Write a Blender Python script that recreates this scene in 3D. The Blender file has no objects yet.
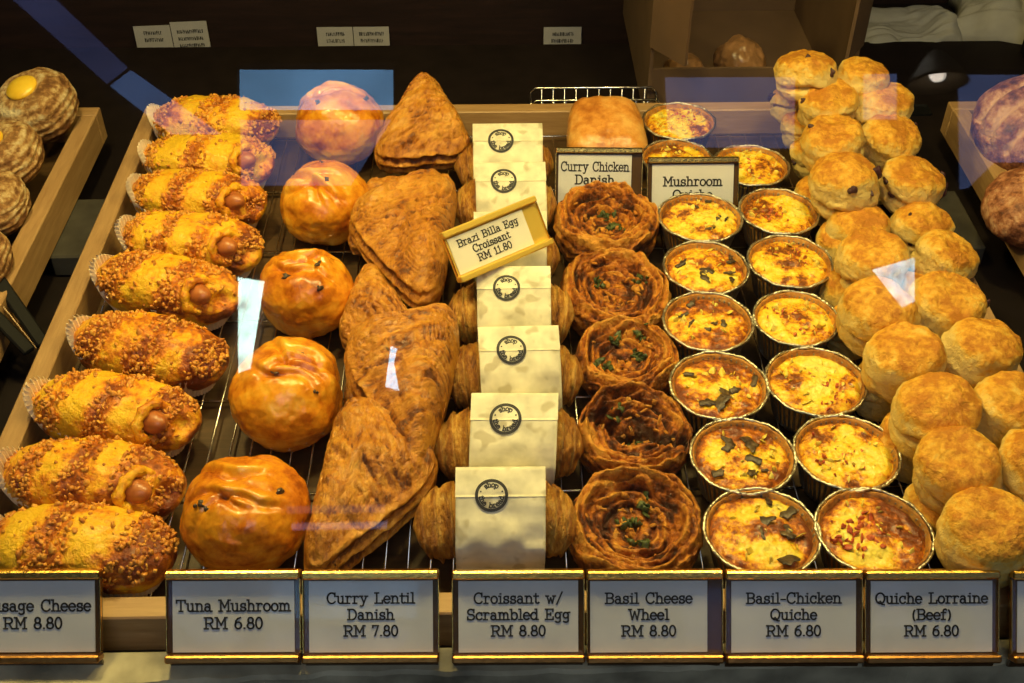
import bpy, math, random
import numpy as np
from mathutils import Vector, Matrix, Euler

scene = bpy.context.scene
COL = scene.collection
PI = math.pi
R = math.radians

# ---------------------------------------------------------------- camera
F = 1150.0
PITCH = R(41.1)
YAW = math.atan(0.01704)
CAM = np.array([0.0, 0.0, 0.70])
fw = np.array([math.sin(YAW)*math.cos(PITCH), math.cos(YAW)*math.cos(PITCH), -math.sin(PITCH)])
rt = np.array([math.cos(YAW), -math.sin(YAW), 0.0])
up = np.cross(rt, fw)

def ray(px, py):
    return fw + rt*(px-512)/F + up*(341.5-py)/F
def on_z(px, py, z):
    d = ray(px, py); return CAM + d*((z-CAM[2])/d[2])
def on_y(px, py, y):
    d = ray(px, py); return CAM + d*((y-CAM[1])/d[1])
def depth(p):
    return float(np.dot(np.asarray(p)-CAM, fw))

cd = bpy.data.cameras.new('camera'); cam = bpy.data.objects.new('camera', cd)
COL.objects.link(cam); cam.location = CAM
cam.matrix_world = Matrix(((rt[0], up[0], -fw[0], CAM[0]), (rt[1], up[1], -fw[1], CAM[1]), (rt[2], up[2], -fw[2], CAM[2]), (0, 0, 0, 1)))
cd.sensor_width = 36; cd.lens = F/1024*36; cd.clip_start = 0.01; cd.clip_end = 50
scene.camera = cam

# ---------------------------------------------------------------- noise
def _hash(ix, iy, iz, s):
    h = (ix*374761393 + iy*668265263 + iz*2147483647 + s*1274126177) & 0xffffffff
    h = ((h ^ (h >> 13))*1274126177) & 0xffffffff
    h = (h ^ (h >> 16)) & 0xffffffff
    return h/4294967295.0
def vnoise(P, seed=0):
    P = np.asarray(P); I = np.floor(P).astype(np.int64); f = P-I; u = f*f*f*(f*(f*6-15)+10)
    x, y, z = I[:, 0], I[:, 1], I[:, 2]
    def h(a, b, c): return _hash(x+a, y+b, z+c, seed)
    def L(a, b, t): return a+(b-a)*t
    r = L(L(L(h(0,0,0), h(1,0,0), u[:,0]), L(h(0,1,0), h(1,1,0), u[:,0]), u[:,1]),
          L(L(h(0,0,1), h(1,0,1), u[:,0]), L(h(0,1,1), h(1,1,1), u[:,0]), u[:,1]), u[:,2])
    return r*2-1
def fbm(P, scale, seed=0, octv=3):
    P = np.asarray(P)*scale; a = 1.0; t = 0; out = 0
    for o in range(octv):
        out = out + a*vnoise(P + 17.3*o, seed+o*7); t += a; a *= .5; P = P*2.03
    return out/t

# ---------------------------------------------------------------- mesh helpers
def ensure_list(a): return [tuple(int(i) for i in f) for f in a]
def mesh_obj(name, V, Fc, mat, parent=None, smooth=True, bake=None, loc=None, rot=None, kind=None):
    me = bpy.data.meshes.new(name)
    me.from_pydata([tuple(map(float, v)) for v in V], [], ensure_list(Fc))
    if smooth: me.polygons.foreach_set('use_smooth', [True]*len(me.polygons))
    if bake is not None:
        at = me.attributes.new('bake', 'FLOAT', 'POINT'); at.data.foreach_set('value', np.asarray(bake, dtype=np.float32))
    me.update()
    o = bpy.data.objects.new(name, me)
    if mat: me.materials.append(mat)
    COL.objects.link(o)
    if parent is not None: o.parent = parent
    if loc is not None: o.location = tuple(loc)
    if rot is not None: o.rotation_euler = rot
    if kind: o['kind'] = kind
    return o
def empty(name, loc=(0, 0, 0), rot=(0, 0, 0)):
    o = bpy.data.objects.new(name, None); COL.objects.link(o); o.empty_display_size = .02
    o.location = tuple(loc); o.rotation_euler = rot; return o
def tag(o, label, cat, group=None):
    o['label'] = label; o['category'] = cat
    if group: o['group'] = group
    return o
def struct(o):
    o['kind'] = 'structure'; return o

class MB:
    def __init__(s): s.v = []; s.f = []
    def add(s, V, Fc):
        n = len(s.v); s.v += [tuple(map(float, p)) for p in V]; s.f += [tuple(int(i)+n for i in f) for f in Fc]; return s
    def box(s, lo, hi, M=None, bev=0.0):
        lo = np.array(lo, float); hi = np.array(hi, float); b = bev
        if b <= 0:
            V = [(x, y, z) for x in (lo[0], hi[0]) for y in (lo[1], hi[1]) for z in (lo[2], hi[2])]
            Fc = [(0,1,3,2), (4,6,7,5), (0,4,5,1), (2,3,7,6), (0,2,6,4), (1,5,7,3)]
        else:
            V = []; idx = {}
            for i in (0, 1):
                for j in (0, 1):
                    for k in (0, 1):
                        c = [(lo, hi)[i][0], (lo, hi)[j][1], (lo, hi)[k][2]]
                        sg = [1-2*i, 1-2*j, 1-2*k]
                        for a in range(3):
                            p = [c[q] + (0 if q == a else sg[q]*b) for q in range(3)]
                            idx[(i, j, k, a)] = len(V); V.append(p)
            Fc = []
            for a in range(3):
                o1, o2 = [q for q in range(3) if q != a]
                for s_ in (0, 1):
                    def I(u, w):
                        t = [0, 0, 0]; t[a] = s_; t[o1] = u; t[o2] = w; return idx[(t[0], t[1], t[2], a)]
                    Fc.append((I(0, 0), I(1, 0), I(1, 1), I(0, 1)))
            for a in range(3):
                o1, o2 = [q for q in range(3) if q != a]
                for u in (0, 1):
                    for w in (0, 1):
                        def J(t0, ax):
                            t = [0, 0, 0]; t[a] = t0; t[o1] = u; t[o2] = w; return idx[(t[0], t[1], t[2], ax)]
                        Fc.append((J(0, o1), J(1, o1), J(1, o2), J(0, o2)))
            for i in (0, 1):
                for j in (0, 1):
                    for k in (0, 1):
                        Fc.append(tuple(idx[(i, j, k, a)] for a in range(3)))
        if M is not None: V = [tuple(M @ Vector(p)) for p in V]
        return s.add(V, Fc)
    def tube(s, pts, r, n=8, closed=False, rr=None):
        P = [Vector(p) for p in pts]; V = []; Fc = []; m = len(P)
        prev = None
        for i, p in enumerate(P):
            if closed: t = P[(i+1) % m]-P[i-1]
            else: t = P[min(i+1, m-1)]-P[max(i-1, 0)]
            t.normalize()
            if prev is None:
                a = Vector((0, 0, 1)) if abs(t.z) < .9 else Vector((1, 0, 0)); u = t.cross(a).normalized()
            else: u = (prev - t*prev.dot(t)).normalized()
            prev = u; w = t.cross(u); q = rr[i] if rr else r
            for k in range(n):
                an = 2*PI*k/n; V.append(p + (u*math.cos(an)+w*math.sin(an))*q)
        for i in range(m if closed else m-1):
            j = (i+1) % m
            for k in range(n):
                Fc.append((i*n+k, i*n+(k+1) % n, j*n+(k+1) % n, j*n+k))
        if not closed:
            Fc.append(tuple(range(n-1, -1, -1))); Fc.append(tuple((m-1)*n+k for k in range(n)))
        return s.add(V, Fc)
    def poly_slab(s, pts, t, M=None):      # pts 2-D outline in xy, extruded in z by t
        n = len(pts); V = [(x, y, 0) for x, y in pts]+[(x, y, t) for x, y in pts]
        Fc = [tuple(range(n-1, -1, -1)), tuple(range(n, 2*n))]+[(i, (i+1) % n, n+(i+1) % n, n+i) for i in range(n)]
        if M is not None: V = [tuple(M @ Vector(p)) for p in V]
        return s.add(V, Fc)
    def build(s, name, mat, parent=None, smooth=False, **k): return mesh_obj(name, s.v, s.f, mat, parent, smooth, **k)

_qs = {}
def qsphere(n):
    if n in _qs: return _qs[n]
    V = []; idx = {}; Fc = []
    for ax in range(3):
        for sg in (-1, 1):
            g = [[0]*(n+1) for _ in range(n+1)]
            for i in range(n+1):
                for j in range(n+1):
                    a = math.tan((i/n-.5)*PI/2); b = math.tan((j/n-.5)*PI/2)
                    p = [0, 0, 0]; p[ax] = sg; p[(ax+1) % 3] = a*sg; p[(ax+2) % 3] = b
                    k = tuple(round(c, 5) for c in p)
                    if k not in idx: idx[k] = len(V); V.append(p)
                    g[i][j] = idx[k]
            for i in range(n):
                for j in range(n): Fc.append((g[i][j], g[i+1][j], g[i+1][j+1], g[i][j+1]))
    V = np.array(V, float); V /= np.linalg.norm(V, axis=1)[:, None]
    _qs[n] = (V, Fc); return _qs[n]
def grid_faces(nu, nv, wrap_v=False, wrap_u=False):
    Fc = []
    for i in range(nu if wrap_u else nu-1):
        for j in range(nv if wrap_v else nv-1):
            a = (i % nu)*nv; b = ((i+1) % nu)*nv
            Fc.append((a+j, b+j, b+(j+1) % nv, a+(j+1) % nv))
    return Fc
def superell(D, p, q=None):      # scale unit dirs to a superellipsoid (xy exponent q, vertical exponent p)
    q = q or 2
    rho = (np.abs(D[:, 0])**q+np.abs(D[:, 1])**q)**(1/q)
    s = (rho**p+np.abs(D[:, 2])**p)**(-1/p)
    return D*s[:, None]
def lumps(pts, size, rnd, mat, name, parent, kind='stuff', flat=1.0, n=2, bake=None):
    B, Fb = qsphere(n); V = []; Fc = []
    for p in pts:
        s = size*rnd.uniform(.55, 1.35); e = np.array(Euler((rnd.uniform(0, 6), rnd.uniform(0, 6), rnd.uniform(0, 6))).to_matrix())
        W = (B*(1+.35*np.sin(B[:, :1]*3+s*9e3)*np.cos(B[:, 1:2]*4+s*5e3))*np.array([s*rnd.uniform(.7, 1.8), s, s*rnd.uniform(.45, .9)*flat])) @ e.T + np.array(p)
        k = len(V); V += list(W); Fc += [tuple(i+k for i in f) for f in Fb]
    return mesh_obj(name, V, Fc, mat, parent, True, kind=kind)

# ---------------------------------------------------------------- materials
MATS = {}
def newmat(name):
    m = bpy.data.materials.new(name); m.use_nodes = True; nt = m.node_tree; b = nt.nodes['Principled BSDF']; MATS[name] = m
    return m, nt, b
def N(nt, typ, **kw):
    n = nt.nodes.new(typ)
    for k, v in kw.items():
        if k in n.inputs: n.inputs[k].default_value = v
        else: setattr(n, k, v)
    return n
def ramp(nt, stops):
    r = nt.nodes.new('ShaderNodeValToRGB'); e = r.color_ramp.elements
    while len(e) < len(stops): e.new(.5)
    for i, (p, c) in enumerate(stops): e[i].position = p; e[i].color = (*c, 1)
    return r
def math_n(nt, op, a, b, clamp=False):
    m = nt.nodes.new('ShaderNodeMath'); m.operation = op; m.use_clamp = clamp
    for i, q in enumerate((a, b)):
        if isinstance(q, (int, float)): m.inputs[i].default_value = q
        elif q is not None: nt.links.new(q, m.inputs[i])
    return m.outputs[0]
def coords(nt, stretch=None):
    tc = nt.nodes.new('ShaderNodeTexCoord'); oi = nt.nodes.new('ShaderNodeObjectInfo')
    mp = nt.nodes.new('ShaderNodeMapping')
    nt.links.new(tc.outputs['Object'], mp.inputs['Vector'])
    c = nt.nodes.new('ShaderNodeCombineXYZ')
    for i in range(3): nt.links.new(math_n(nt, 'MULTIPLY', oi.outputs['Random'], 1.7+i), c.inputs[i])
    nt.links.new(c.outputs[0], mp.inputs['Location'])
    if stretch: mp.inputs['Scale'].default_value = stretch
    return mp.outputs[0]
def plain(name, col, rough=.5, metal=0.0, noise=0.0, nscale=40, bump=0.0, bscale=200, coat=0.0, emis=None, estr=0, stretch=None, spec=None):
    m, nt, b = newmat(name); L = nt.links
    b.inputs['Base Color'].default_value = (*col, 1); b.inputs['Roughness'].default_value = rough; b.inputs['Metallic'].default_value = metal
    b.inputs['Coat Weight'].default_value = coat
    if spec is not None: b.inputs['Specular IOR Level'].default_value = spec
    if noise > 0 or bump > 0: co = coords(nt, stretch)
    if noise > 0:
        n = N(nt, 'ShaderNodeTexNoise', Scale=nscale, Detail=6.0); L.new(co, n.inputs['Vector'])
        lo = tuple(c*(1-noise) for c in col); hi = tuple(min(1, c*(1+noise)) for c in col)
        r = ramp(nt, [(.3, lo), (.7, hi)]); L.new(n.outputs[0], r.inputs[0]); L.new(r.outputs[0], b.inputs['Base Color'])
    if bump > 0:
        n = N(nt, 'ShaderNodeTexNoise', Scale=bscale, Detail=4.0); L.new(co, n.inputs['Vector'])
        bp = N(nt, 'ShaderNodeBump', Strength=bump, Distance=.002); L.new(n.outputs[0], bp.inputs['Height']); L.new(bp.outputs[0], b.inputs['Normal'])
    if emis: b.inputs['Emission Color'].default_value = (*emis, 1); b.inputs['Emission Strength'].default_value = estr
    return m
def pastry(name, stops, s1=30, s2=160, k=.55, bump=.5, bs=260, rough=.45, coat=0.0, stretch=None, dist=.0015, speck=None, cr=.3):
    m, nt, b = newmat(name); L = nt.links; co = coords(nt, stretch)
    at = N(nt, 'ShaderNodeAttribute', attribute_name='bake')
    n1 = N(nt, 'ShaderNodeTexNoise', Scale=s1, Detail=4.0, Roughness=.6); n2 = N(nt, 'ShaderNodeTexNoise', Scale=s2, Detail=6.0, Roughness=.65)
    L.new(co, n1.inputs['Vector']); L.new(co, n2.inputs['Vector'])
    a = math_n(nt, 'MULTIPLY', at.outputs['Fac'], k)
    f = math_n(nt, 'ADD', a, math_n(nt, 'MULTIPLY', math_n(nt, 'SUBTRACT', n1.outputs[0], .5), 1.7))
    f = math_n(nt, 'ADD', f, math_n(nt, 'MULTIPLY', math_n(nt, 'SUBTRACT', n2.outputs[0], .5), 1.9))
    f = math_n(nt, 'ADD', f, .5-k*.5, True)
    r = ramp(nt, stops); L.new(f, r.inputs[0]); out = r.outputs[0]
    if speck:
        v = N(nt, 'ShaderNodeTexNoise', Scale=speck[0], Detail=2.0); L.new(co, v.inputs['Vector'])
        rr = ramp(nt, [(speck[1], (0, 0, 0)), (speck[1]+.05, (1, 1, 1))]); L.new(v.outputs[0], rr.inputs[0])
        mx = N(nt, 'ShaderNodeMixRGB'); L.new(rr.outputs[0], mx.inputs[0]); L.new(out, mx.inputs[1]); mx.inputs[2].default_value = (*speck[2], 1); out = mx.outputs[0]
    L.new(out, b.inputs['Base Color'])
    n3 = N(nt, 'ShaderNodeTexNoise', Scale=bs, Detail=5.0, Roughness=.6, Distortion=.6); L.new(co, n3.inputs['Vector'])
    h = math_n(nt, 'ADD', n3.outputs[0], math_n(nt, 'MULTIPLY', n2.outputs[0], .8))
    bp = N(nt, 'ShaderNodeBump', Strength=min(1, bump*1.25), Distance=dist*2.0); L.new(h, bp.inputs['Height']); L.new(bp.outputs[0], b.inputs['Normal'])
    b.inputs['Roughness'].default_value = rough; b.inputs['Coat Weight'].default_value = coat; b.inputs['Coat Roughness'].default_value = cr
    b.inputs['Subsurface Weight'].default_value = 0.0
    return m
def emit(name, col, s, ns=3.0):
    m = bpy.data.materials.new(name); m.use_nodes = True; nt = m.node_tree; nt.nodes.clear()
    e = nt.nodes.new('ShaderNodeEmission'); o = nt.nodes.new('ShaderNodeOutputMaterial'); tc = nt.nodes.new('ShaderNodeTexCoord')
    n = N(nt, 'ShaderNodeTexNoise', Scale=ns, Detail=5.0); nt.links.new(tc.outputs['Object'], n.inputs['Vector'])
    r = ramp(nt, [(.3, tuple(c*(.6 if ns < 5 else .25) for c in col)), (.7 if ns < 5 else .6, col)]); nt.links.new(n.outputs[0], r.inputs[0]); nt.links.new(r.outputs[0], e.inputs[0])
    e.inputs[1].default_value = s; nt.links.new(e.outputs[0], o.inputs[0]); MATS[name] = m; return m
def wood(name, a, b_, scale=(1, 1, 1), rough=.5):
    m, nt, b = newmat(name); L = nt.links; tc = nt.nodes.new('ShaderNodeTexCoord'); mp = nt.nodes.new('ShaderNodeMapping'); mp.inputs['Scale'].default_value = scale
    L.new(tc.outputs['Object'], mp.inputs['Vector'])
    n = N(nt, 'ShaderNodeTexNoise', Scale=30.0, Detail=7.0, Roughness=.65, Distortion=.4); L.new(mp.outputs[0], n.inputs['Vector'])
    r = ramp(nt, [(.3, a), (.55, tuple((p+q)/2 for p, q in zip(a, b_))), (.72, b_)]); L.new(n.outputs[0], r.inputs[0]); L.new(r.outputs[0], b.inputs['Base Color'])
    bp = N(nt, 'ShaderNodeBump', Strength=.25, Distance=.001); L.new(n.outputs[0], bp.inputs['Height']); L.new(bp.outputs[0], b.inputs['Normal'])
    b.inputs['Roughness'].default_value = rough; return m

M_wood_y = wood('beech_lengthwise', (.32, .18, .075), (.50, .31, .14), (6, .6, 6))
M_wood_x = wood('beech_crosswise', (.32, .18, .075), (.50, .31, .14), (.6, 6, 6))
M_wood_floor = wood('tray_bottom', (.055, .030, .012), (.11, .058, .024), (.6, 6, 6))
M_stone = plain('stone_ledge', (.38, .34, .24), .55, noise=.55, nscale=25, bump=.5, bscale=60)
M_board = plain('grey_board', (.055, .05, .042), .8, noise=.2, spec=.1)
M_dark = plain('dark_laminate', (.012, .008, .008), .6, noise=.2, spec=.15)
M_darkwood = wood('dark_stained_wood', (.014, .007, .006), (.034, .016, .013), (.4, 4, 4))
M_black = plain('black_metal', (.008, .008, .009), .6, spec=.12)
M_chrome = plain('chrome_wire', (.75, .72, .68), .22, 1.0)
M_brass = plain('polished_brass', (.80, .50, .12), .24, 1.0, bump=.15, bscale=300)
M_gold = plain('satin_gold', (.85, .60, .12), .5, .7, bump=.1, bscale=300)
M_copper = plain('tarnished_brass', (.42, .20, .06), .35, 1.0, bump=.2, bscale=200)  # darker copper-brown brass, used for the bottom rails
M_brass_dk = plain('brown_acrylic', (.10, .052, .018), .18, 0.3, coat=.5)
M_card = plain('white_card', (.60, .60, .62), .5, noise=.07, nscale=30, bump=.2, bscale=40, coat=.35)
M_card_w = plain('cream_card', (.80, .76, .64), .5, noise=.05, nscale=30, coat=.15)
M_ink = plain('black_ink', (.03, .028, .03), .6)
M_paper = plain('sleeve_paper', (.74, .69, .52), .6, noise=.22, nscale=60, bump=.35, bscale=70)
_nt = M_paper.node_tree; _b = _nt.nodes['Principled BSDF']; _src = _b.inputs['Base Color'].links[0].from_socket
_tc = coords(_nt); _n = N(_nt, 'ShaderNodeTexNoise', Scale=75.0, Detail=1.0); _nt.links.new(_tc, _n.inputs['Vector'])
_r = ramp(_nt, [(.60, (0, 0, 0)), (.68, (.55, .55, .55))]); _nt.links.new(_n.outputs[0], _r.inputs[0])
_m = N(_nt, 'ShaderNodeMixRGB'); _nt.links.new(_r.outputs[0], _m.inputs[0]); _nt.links.new(_src, _m.inputs[1]); _m.inputs[2].default_value = (.38, .31, .17, 1); _nt.links.new(_m.outputs[0], _b.inputs['Base Color'])
M_liner = plain('baking_paper', (.90, .74, .50), .6, noise=.10, nscale=60)
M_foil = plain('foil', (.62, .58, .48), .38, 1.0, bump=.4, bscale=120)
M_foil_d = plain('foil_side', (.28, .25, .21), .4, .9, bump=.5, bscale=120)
M_cardboard = plain('cardboard', (.13, .075, .042), .8, noise=.12, nscale=20)
M_cloth = plain('grey_cloth', (.42, .40, .36), .9, noise=.1, bump=.4, bscale=120)

P_bun = pastry('glazed_bun_crust', [(0, (.84, .44, .04)), (.35, (.78, .31, .016)), (.7, (.58, .17, .010)), (1, (.30, .065, .006))], 22, 70, .5, .22, 110, .27, .35, cr=.2, dist=.0012)
P_roll = pastry('cheese_roll_crust', [(0, (.95, .56, .022)), (.34, (.90, .40, .012)), (.52, (.72, .22, .010)), (.75, (.42, .10, .008)), (1, (.22, .045, .006))], 28, 140, 1.0, .6, 230, .36, .2, dist=.002)
P_crumb = pastry('toasted_cheese', [(0, (.90, .50, .07)), (.5, (.64, .25, .03)), (1, (.36, .10, .012))], 60, 200, 0, .3, 300, .4, .1)
P_saus = pastry('sausage_skin', [(0, (.55, .20, .05)), (1, (.34, .09, .025))], 40, 100, 0, .15, 200, .3, .3)
P_puff = pastry('puff_pastry', [(0, (.76, .38, .06)), (.3, (.66, .28, .03)), (.6, (.54, .20, .018)), (.85, (.36, .11, .011)), (1, (.16, .045, .006))], 26, 130, .75, .7, 150, .36, .2, dist=.0022, stretch=(1, 1.7, 1))
P_croi = pastry('croissant_crust', [(0, (.74, .42, .08)), (.3, (.60, .27, .035)), (.6, (.42, .155, .018)), (1, (.16, .045, .008))], 30, 140, .8, .8, 210, .42, .1, dist=.0022, stretch=(2.6, 1, 1))
P_wheel = pastry('cheese_wheel_crust', [(0, (.86, .40, .055)), (.28, (.74, .27, .026)), (.5, (.50, .145, .014)), (.75, (.22, .052, .008)), (1, (.07, .018, .005))], 36, 170, .8, .9, 230, .36, .18, dist=.0028)
P_herb = pastry('baked_basil', [(0, (.10, .13, .03)), (1, (.02, .035, .008))], 80, 200, 0, .3, 300, .4, .1)
P_egg_b = pastry('quiche_custard_browned', [(0, (.98, .78, .10)), (.30, (.96, .62, .030)), (.52, (.84, .36, .016)), (.72, (.50, .13, .012)), (1, (.18, .04, .008))], 55, 190, .85, .5, 150, .20, .5, dist=.0025)
P_egg_y = pastry('quiche_custard_pale', [(0, (.98, .82, .16)), (.42, (.97, .68, .035)), (.66, (.88, .42, .018)), (.84, (.55, .17, .012)), (1, (.20, .05, .008))], 55, 190, .80, .5, 150, .20, .5, dist=.0025)
P_crust = pastry('quiche_crust', [(0, (.62, .34, .07)), (.5, (.48, .20, .03)), (1, (.22, .07, .012))], 60, 160, .2, .4, 250, .55)
P_mush = pastry('mushroom_slice', [(0, (.16, .10, .04)), (.5, (.06, .035, .02)), (1, (.02, .012, .008))], 90, 200, 0, .3, 250, .4, .2)
P_bef = pastry('red_beef_bits', [(0, (.75, .22, .05)), (.6, (.55, .09, .025)), (1, (.30, .04, .015))], 90, 200, 0, .4, 250, .35, .2)
P_scone = pastry('scone', [(0, (.80, .58, .19)), (.35, (.82, .52, .10)), (.62, (.80, .40, .035)), (1, (.54, .20, .015))], 35, 150, .85, .55, 240, .6, 0, dist=.002)
P_raisin = plain('raisin', (.06, .02, .025), .45, bump=.4, bscale=300)
P_cruf = pastry('sugar_dusted_pastry', [(0, (.80, .64, .38)), (.35, (.62, .40, .17)), (.6, (.40, .20, .065)), (1, (.18, .07, .02))], 40, 180, .9, .8, 220, .55, dist=.002)
P_cust = pastry('custard', [(0, (.95, .66, .06)), (1, (.90, .52, .03))], 30, 80, 0, .15, 90, .25, .3)
P_loaf = pastry('dark_loaf_crust', [(0, (.62, .36, .20)), (.4, (.42, .17, .08)), (.7, (.22, .07, .03)), (1, (.09, .028, .015))], 30, 120, .8, .7, 160, .45, .1)
P_glaze = pastry('glazed_danish', [(0, (.82, .45, .12)), (.5, (.68, .28, .05)), (1, (.42, .13, .02))], 25, 80, .5, .25, 120, .27, .4)

def gold_emboss(): pass

# ---------------------------------------------------------------- lettering (stroke slab-serif, typewriter look)
def arc(cx, cy, rx, ry, a0, a1, n=10):
    return [(cx+rx*math.cos(R(a0+(a1-a0)*i/n)), cy+ry*math.sin(R(a0+(a1-a0)*i/n))) for i in range(n+1)]
def H(x0, x1, y): return [(x0, y), (x1, y)]
def Vv(x, y0, y1): return [(x, y0), (x, y1)]
X = .68
G = {
 'A': (.92, [[(.12, 0), (.46, 1)], [(.46, 1), (.80, 0)], H(.24, .68, .33), H(0, .26, 0), H(.66, .92, 0), H(.3, .46, 1)]),
 'B': (.80, [Vv(.16, 0, 1), H(.02, .45, 1), H(.02, .45, 0), H(.16, .45, .52), arc(.45, .76, .24, .24, 90, -90), arc(.45, .26, .28, .26, 90, -90)]),
 'C': (.82, [arc(.44, .5, .38, .51, 48, 320, 18), Vv(.72, .66, 1)]),
 'D': (.84, [Vv(.16, 0, 1), H(.02, .40, 1), H(.02, .40, 0), arc(.40, .5, .36, .5, 90, -90, 14)]),
 'E': (.78, [Vv(.16, 0, 1), H(.02, .68, 1), H(.02, .70, 0), H(.16, .48, .52), Vv(.68, .78, 1), Vv(.70, 0, .24), Vv(.48, .40, .64)]),
 'L': (.76, [Vv(.20, 0, 1), H(.04, .38, 1), H(.04, .70, 0), Vv(.70, 0, .28)]),
 'M': (.98, [Vv(.16, 0, 1), Vv(.82, 0, 1), [(.16, 1), (.49, .32), (.82, 1)], H(0, .30, 0), H(.68, .98, 0), H(0, .18, 1), H(.80, .98, 1)]),
 'Q': (.86, [arc(.43, .5, .38, .51, 0, 360, 24), [(.30, .12), (.44, .20), (.60, -.10), (.78, -.12)]]),
 'R': (.86, [Vv(.16, 0, 1), H(.02, .45, 1), H(.02, .32, 0), H(.16, .45, .48), arc(.45, .74, .26, .26, 90, -90), [(.45, .48), (.70, 0), (.86, 0)]]),
 'S': (.76, [arc(.38, .755, .27, .26, 40, 270, 12), arc(.38, .255, .30, .26, 90, -145, 14), Vv(.64, .72, 1), Vv(.09, 0, .28)]),
 'T': (.82, [Vv(.41, 0, 1), H(.04, .78, 1), H(.26, .56, 0), Vv(.04, .76, 1), Vv(.78, .76, 1)]),
 'W': (1.08, [[(.12, 1), (.32, 0), (.54, .8), (.76, 0), (.96, 1)], H(0, .26, 1), H(.82, 1.08, 1)]),
 'a': (.66, [arc(.27, .20, .20, .20, 0, 360, 16), [(.10, .58), (.18, .66), (.30, X), (.42, .62), (.47, .50), (.47, .06), (.54, 0), (.66, 0)]]),
 'b': (.68, [Vv(.13, 0, 1), H(0, .13, 1), arc(.38, .34, .25, .34, 150, -150, 18)]),
 'c': (.60, [arc(.32, .34, .27, .34, 40, 320, 16), Vv(.52, .44, X)]),
 'd': (.70, [Vv(.54, 0, 1), H(.40, .54, 1), H(.54, .68, 0), arc(.29, .34, .25, .34, 30, 330, 18)]),
 'e': (.60, [[(.05, .36), (.55, .36)], arc(.30, .34, .26, .34, 5, 320, 18)]),
 'f': (.50, [Vv(.20, 0, .8), arc(.36, .8, .16, .20, 180, 40), H(.02, .42, X), H(.04, .38, 0)]),
 'g': (.66, [arc(.28, .40, .21, .27, 0, 360, 16), [(.49, .40), (.49, -.08)], arc(.28, -.10, .21, .18, 0, -150), H(.49, .64, X)]),
 'h': (.72, [Vv(.15, 0, 1), H(.02, .15, 1), arc(.36, .40, .21, .28, 180, 0), Vv(.57, 0, .40), H(.02, .28, 0), H(.44, .72, 0)]),
 'i': (.38, [Vv(.20, 0, X), H(.05, .20, X), H(.04, .36, 0), [(.17, .92), (.23, .92)]]),
 'k': (.70, [Vv(.15, 0, 1), H(.02, .15, 1), [(.56, X), (.15, .28)], [(.30, .40), (.58, 0)], H(.02, .28, 0), H(.44, .70, 0), H(.42, .66, X)]),
 'l': (.38, [Vv(.20, 0, 1), H(.05, .20, 1), H(.04, .36, 0)]),
 'm': (1.0, [Vv(.14, 0, X), H(.02, .14, X), arc(.315, .44, .175, .24, 180, 0), Vv(.49, 0, .44), arc(.665, .44, .175, .24, 180, 0), Vv(.84, 0, .44), H(.02, .26, 0), H(.40, .60, 0), H(.74, .98, 0)]),
 'n': (.72, [Vv(.15, 0, X), H(.02, .15, X), arc(.36, .42, .21, .26, 180, 0), Vv(.57, 0, .42), H(.02, .28, 0), H(.44, .72, 0)]),
 'o': (.62, [arc(.31, .34, .26, .34, 0, 360, 20)]),
 'p': (.68, [Vv(.13, -.3, X), H(0, .13, X), H(.02, .28, -.3), arc(.38, .34, .25, .34, 150, -150, 18)]),
 'r': (.58, [Vv(.18, 0, X), H(.04, .18, X), arc(.38, .42, .20, .26, 180, 45), H(.04, .38, 0)]),
 's': (.56, [arc(.28, .51, .19, .17, 35, 270, 10), arc(.28, .17, .21, .17, 90, -150, 12), Vv(.46, .48, X), Vv(.08, 0, .2)]),
 't': (.48, [[(.20, .92), (.20, .14)], arc(.34, .14, .14, .14, 180, 330), H(.03, .42, X)]),
 'u': (.72, [Vv(.15, .26, X), H(.02, .15, X), arc(.35, .24, .20, .24, 180, 360), Vv(.55, 0, X), H(.42, .55, X), H(.55, .70, 0)]),
 'w': (.86, [[(.12, X), (.28, 0), (.43, .5), (.58, 0), (.74, X)], H(0, .24, X), H(.62, .86, X)]),
 'y': (.72, [[(.14, X), (.38, .05)], [(.60, X), (.30, -.22), (.20, -.28), (.08, -.26)], H(.02, .28, X), H(.48, .72, X)]),
 'z': (.60, [[(.07, X), (.52, X), (.07, 0), (.54, 0)]]),
 '0': (.64, [arc(.32, .5, .25, .5, 0, 360, 22)]),
 '1': (.50, [[(.12, .82), (.28, 1), (.28, 0)], H(.08, .48, 0)]),
 '6': (.64, [arc(.32, .30, .25, .30, 0, 360, 20), [(.07, .32), (.12, .68), (.28, .92), (.50, 1.0)]]),
 '7': (.62, [[(.08, .82), (.08, 1), (.56, 1), (.26, 0)]]),
 '8': (.64, [arc(.32, .75, .20, .25, 0, 360, 18), arc(.32, .26, .26, .26, 0, 360, 20)]),
 '.': (.28, [[(.12, .03), (.16, .03)]]), ',': (.28, [[(.14, .05), (.10, -.1)]]),
 '/': (.60, [[(.06, -.12), (.54, 1.08)]]), '-': (.50, [H(.06, .44, .36)]),
 '(': (.40, [arc(.44, .42, .30, .62, 125, 235)]), ')': (.40, [arc(-.04, .42, .30, .62, 55, -55)]),
 ' ': (.50, []),
}
def stroke_quads(line, w):
    out = []
    for (x0, y0), (x1, y1) in zip(line[:-1], line[1:]):
        dx, dy = x1-x0, y1-y0; l = math.hypot(dx, dy) or 1e-6; ux, uy = dx/l, dy/l; e = w*.42
        ax, ay = x0-ux*e, y0-uy*e; bx, by = x1+ux*e, y1+uy*e; nx, ny = -uy*w/2, ux*w/2
        out.append([(ax+nx, ay+ny), (ax-nx, ay-ny), (bx-nx, by-ny), (bx+nx, by+ny)])
    return out
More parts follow.
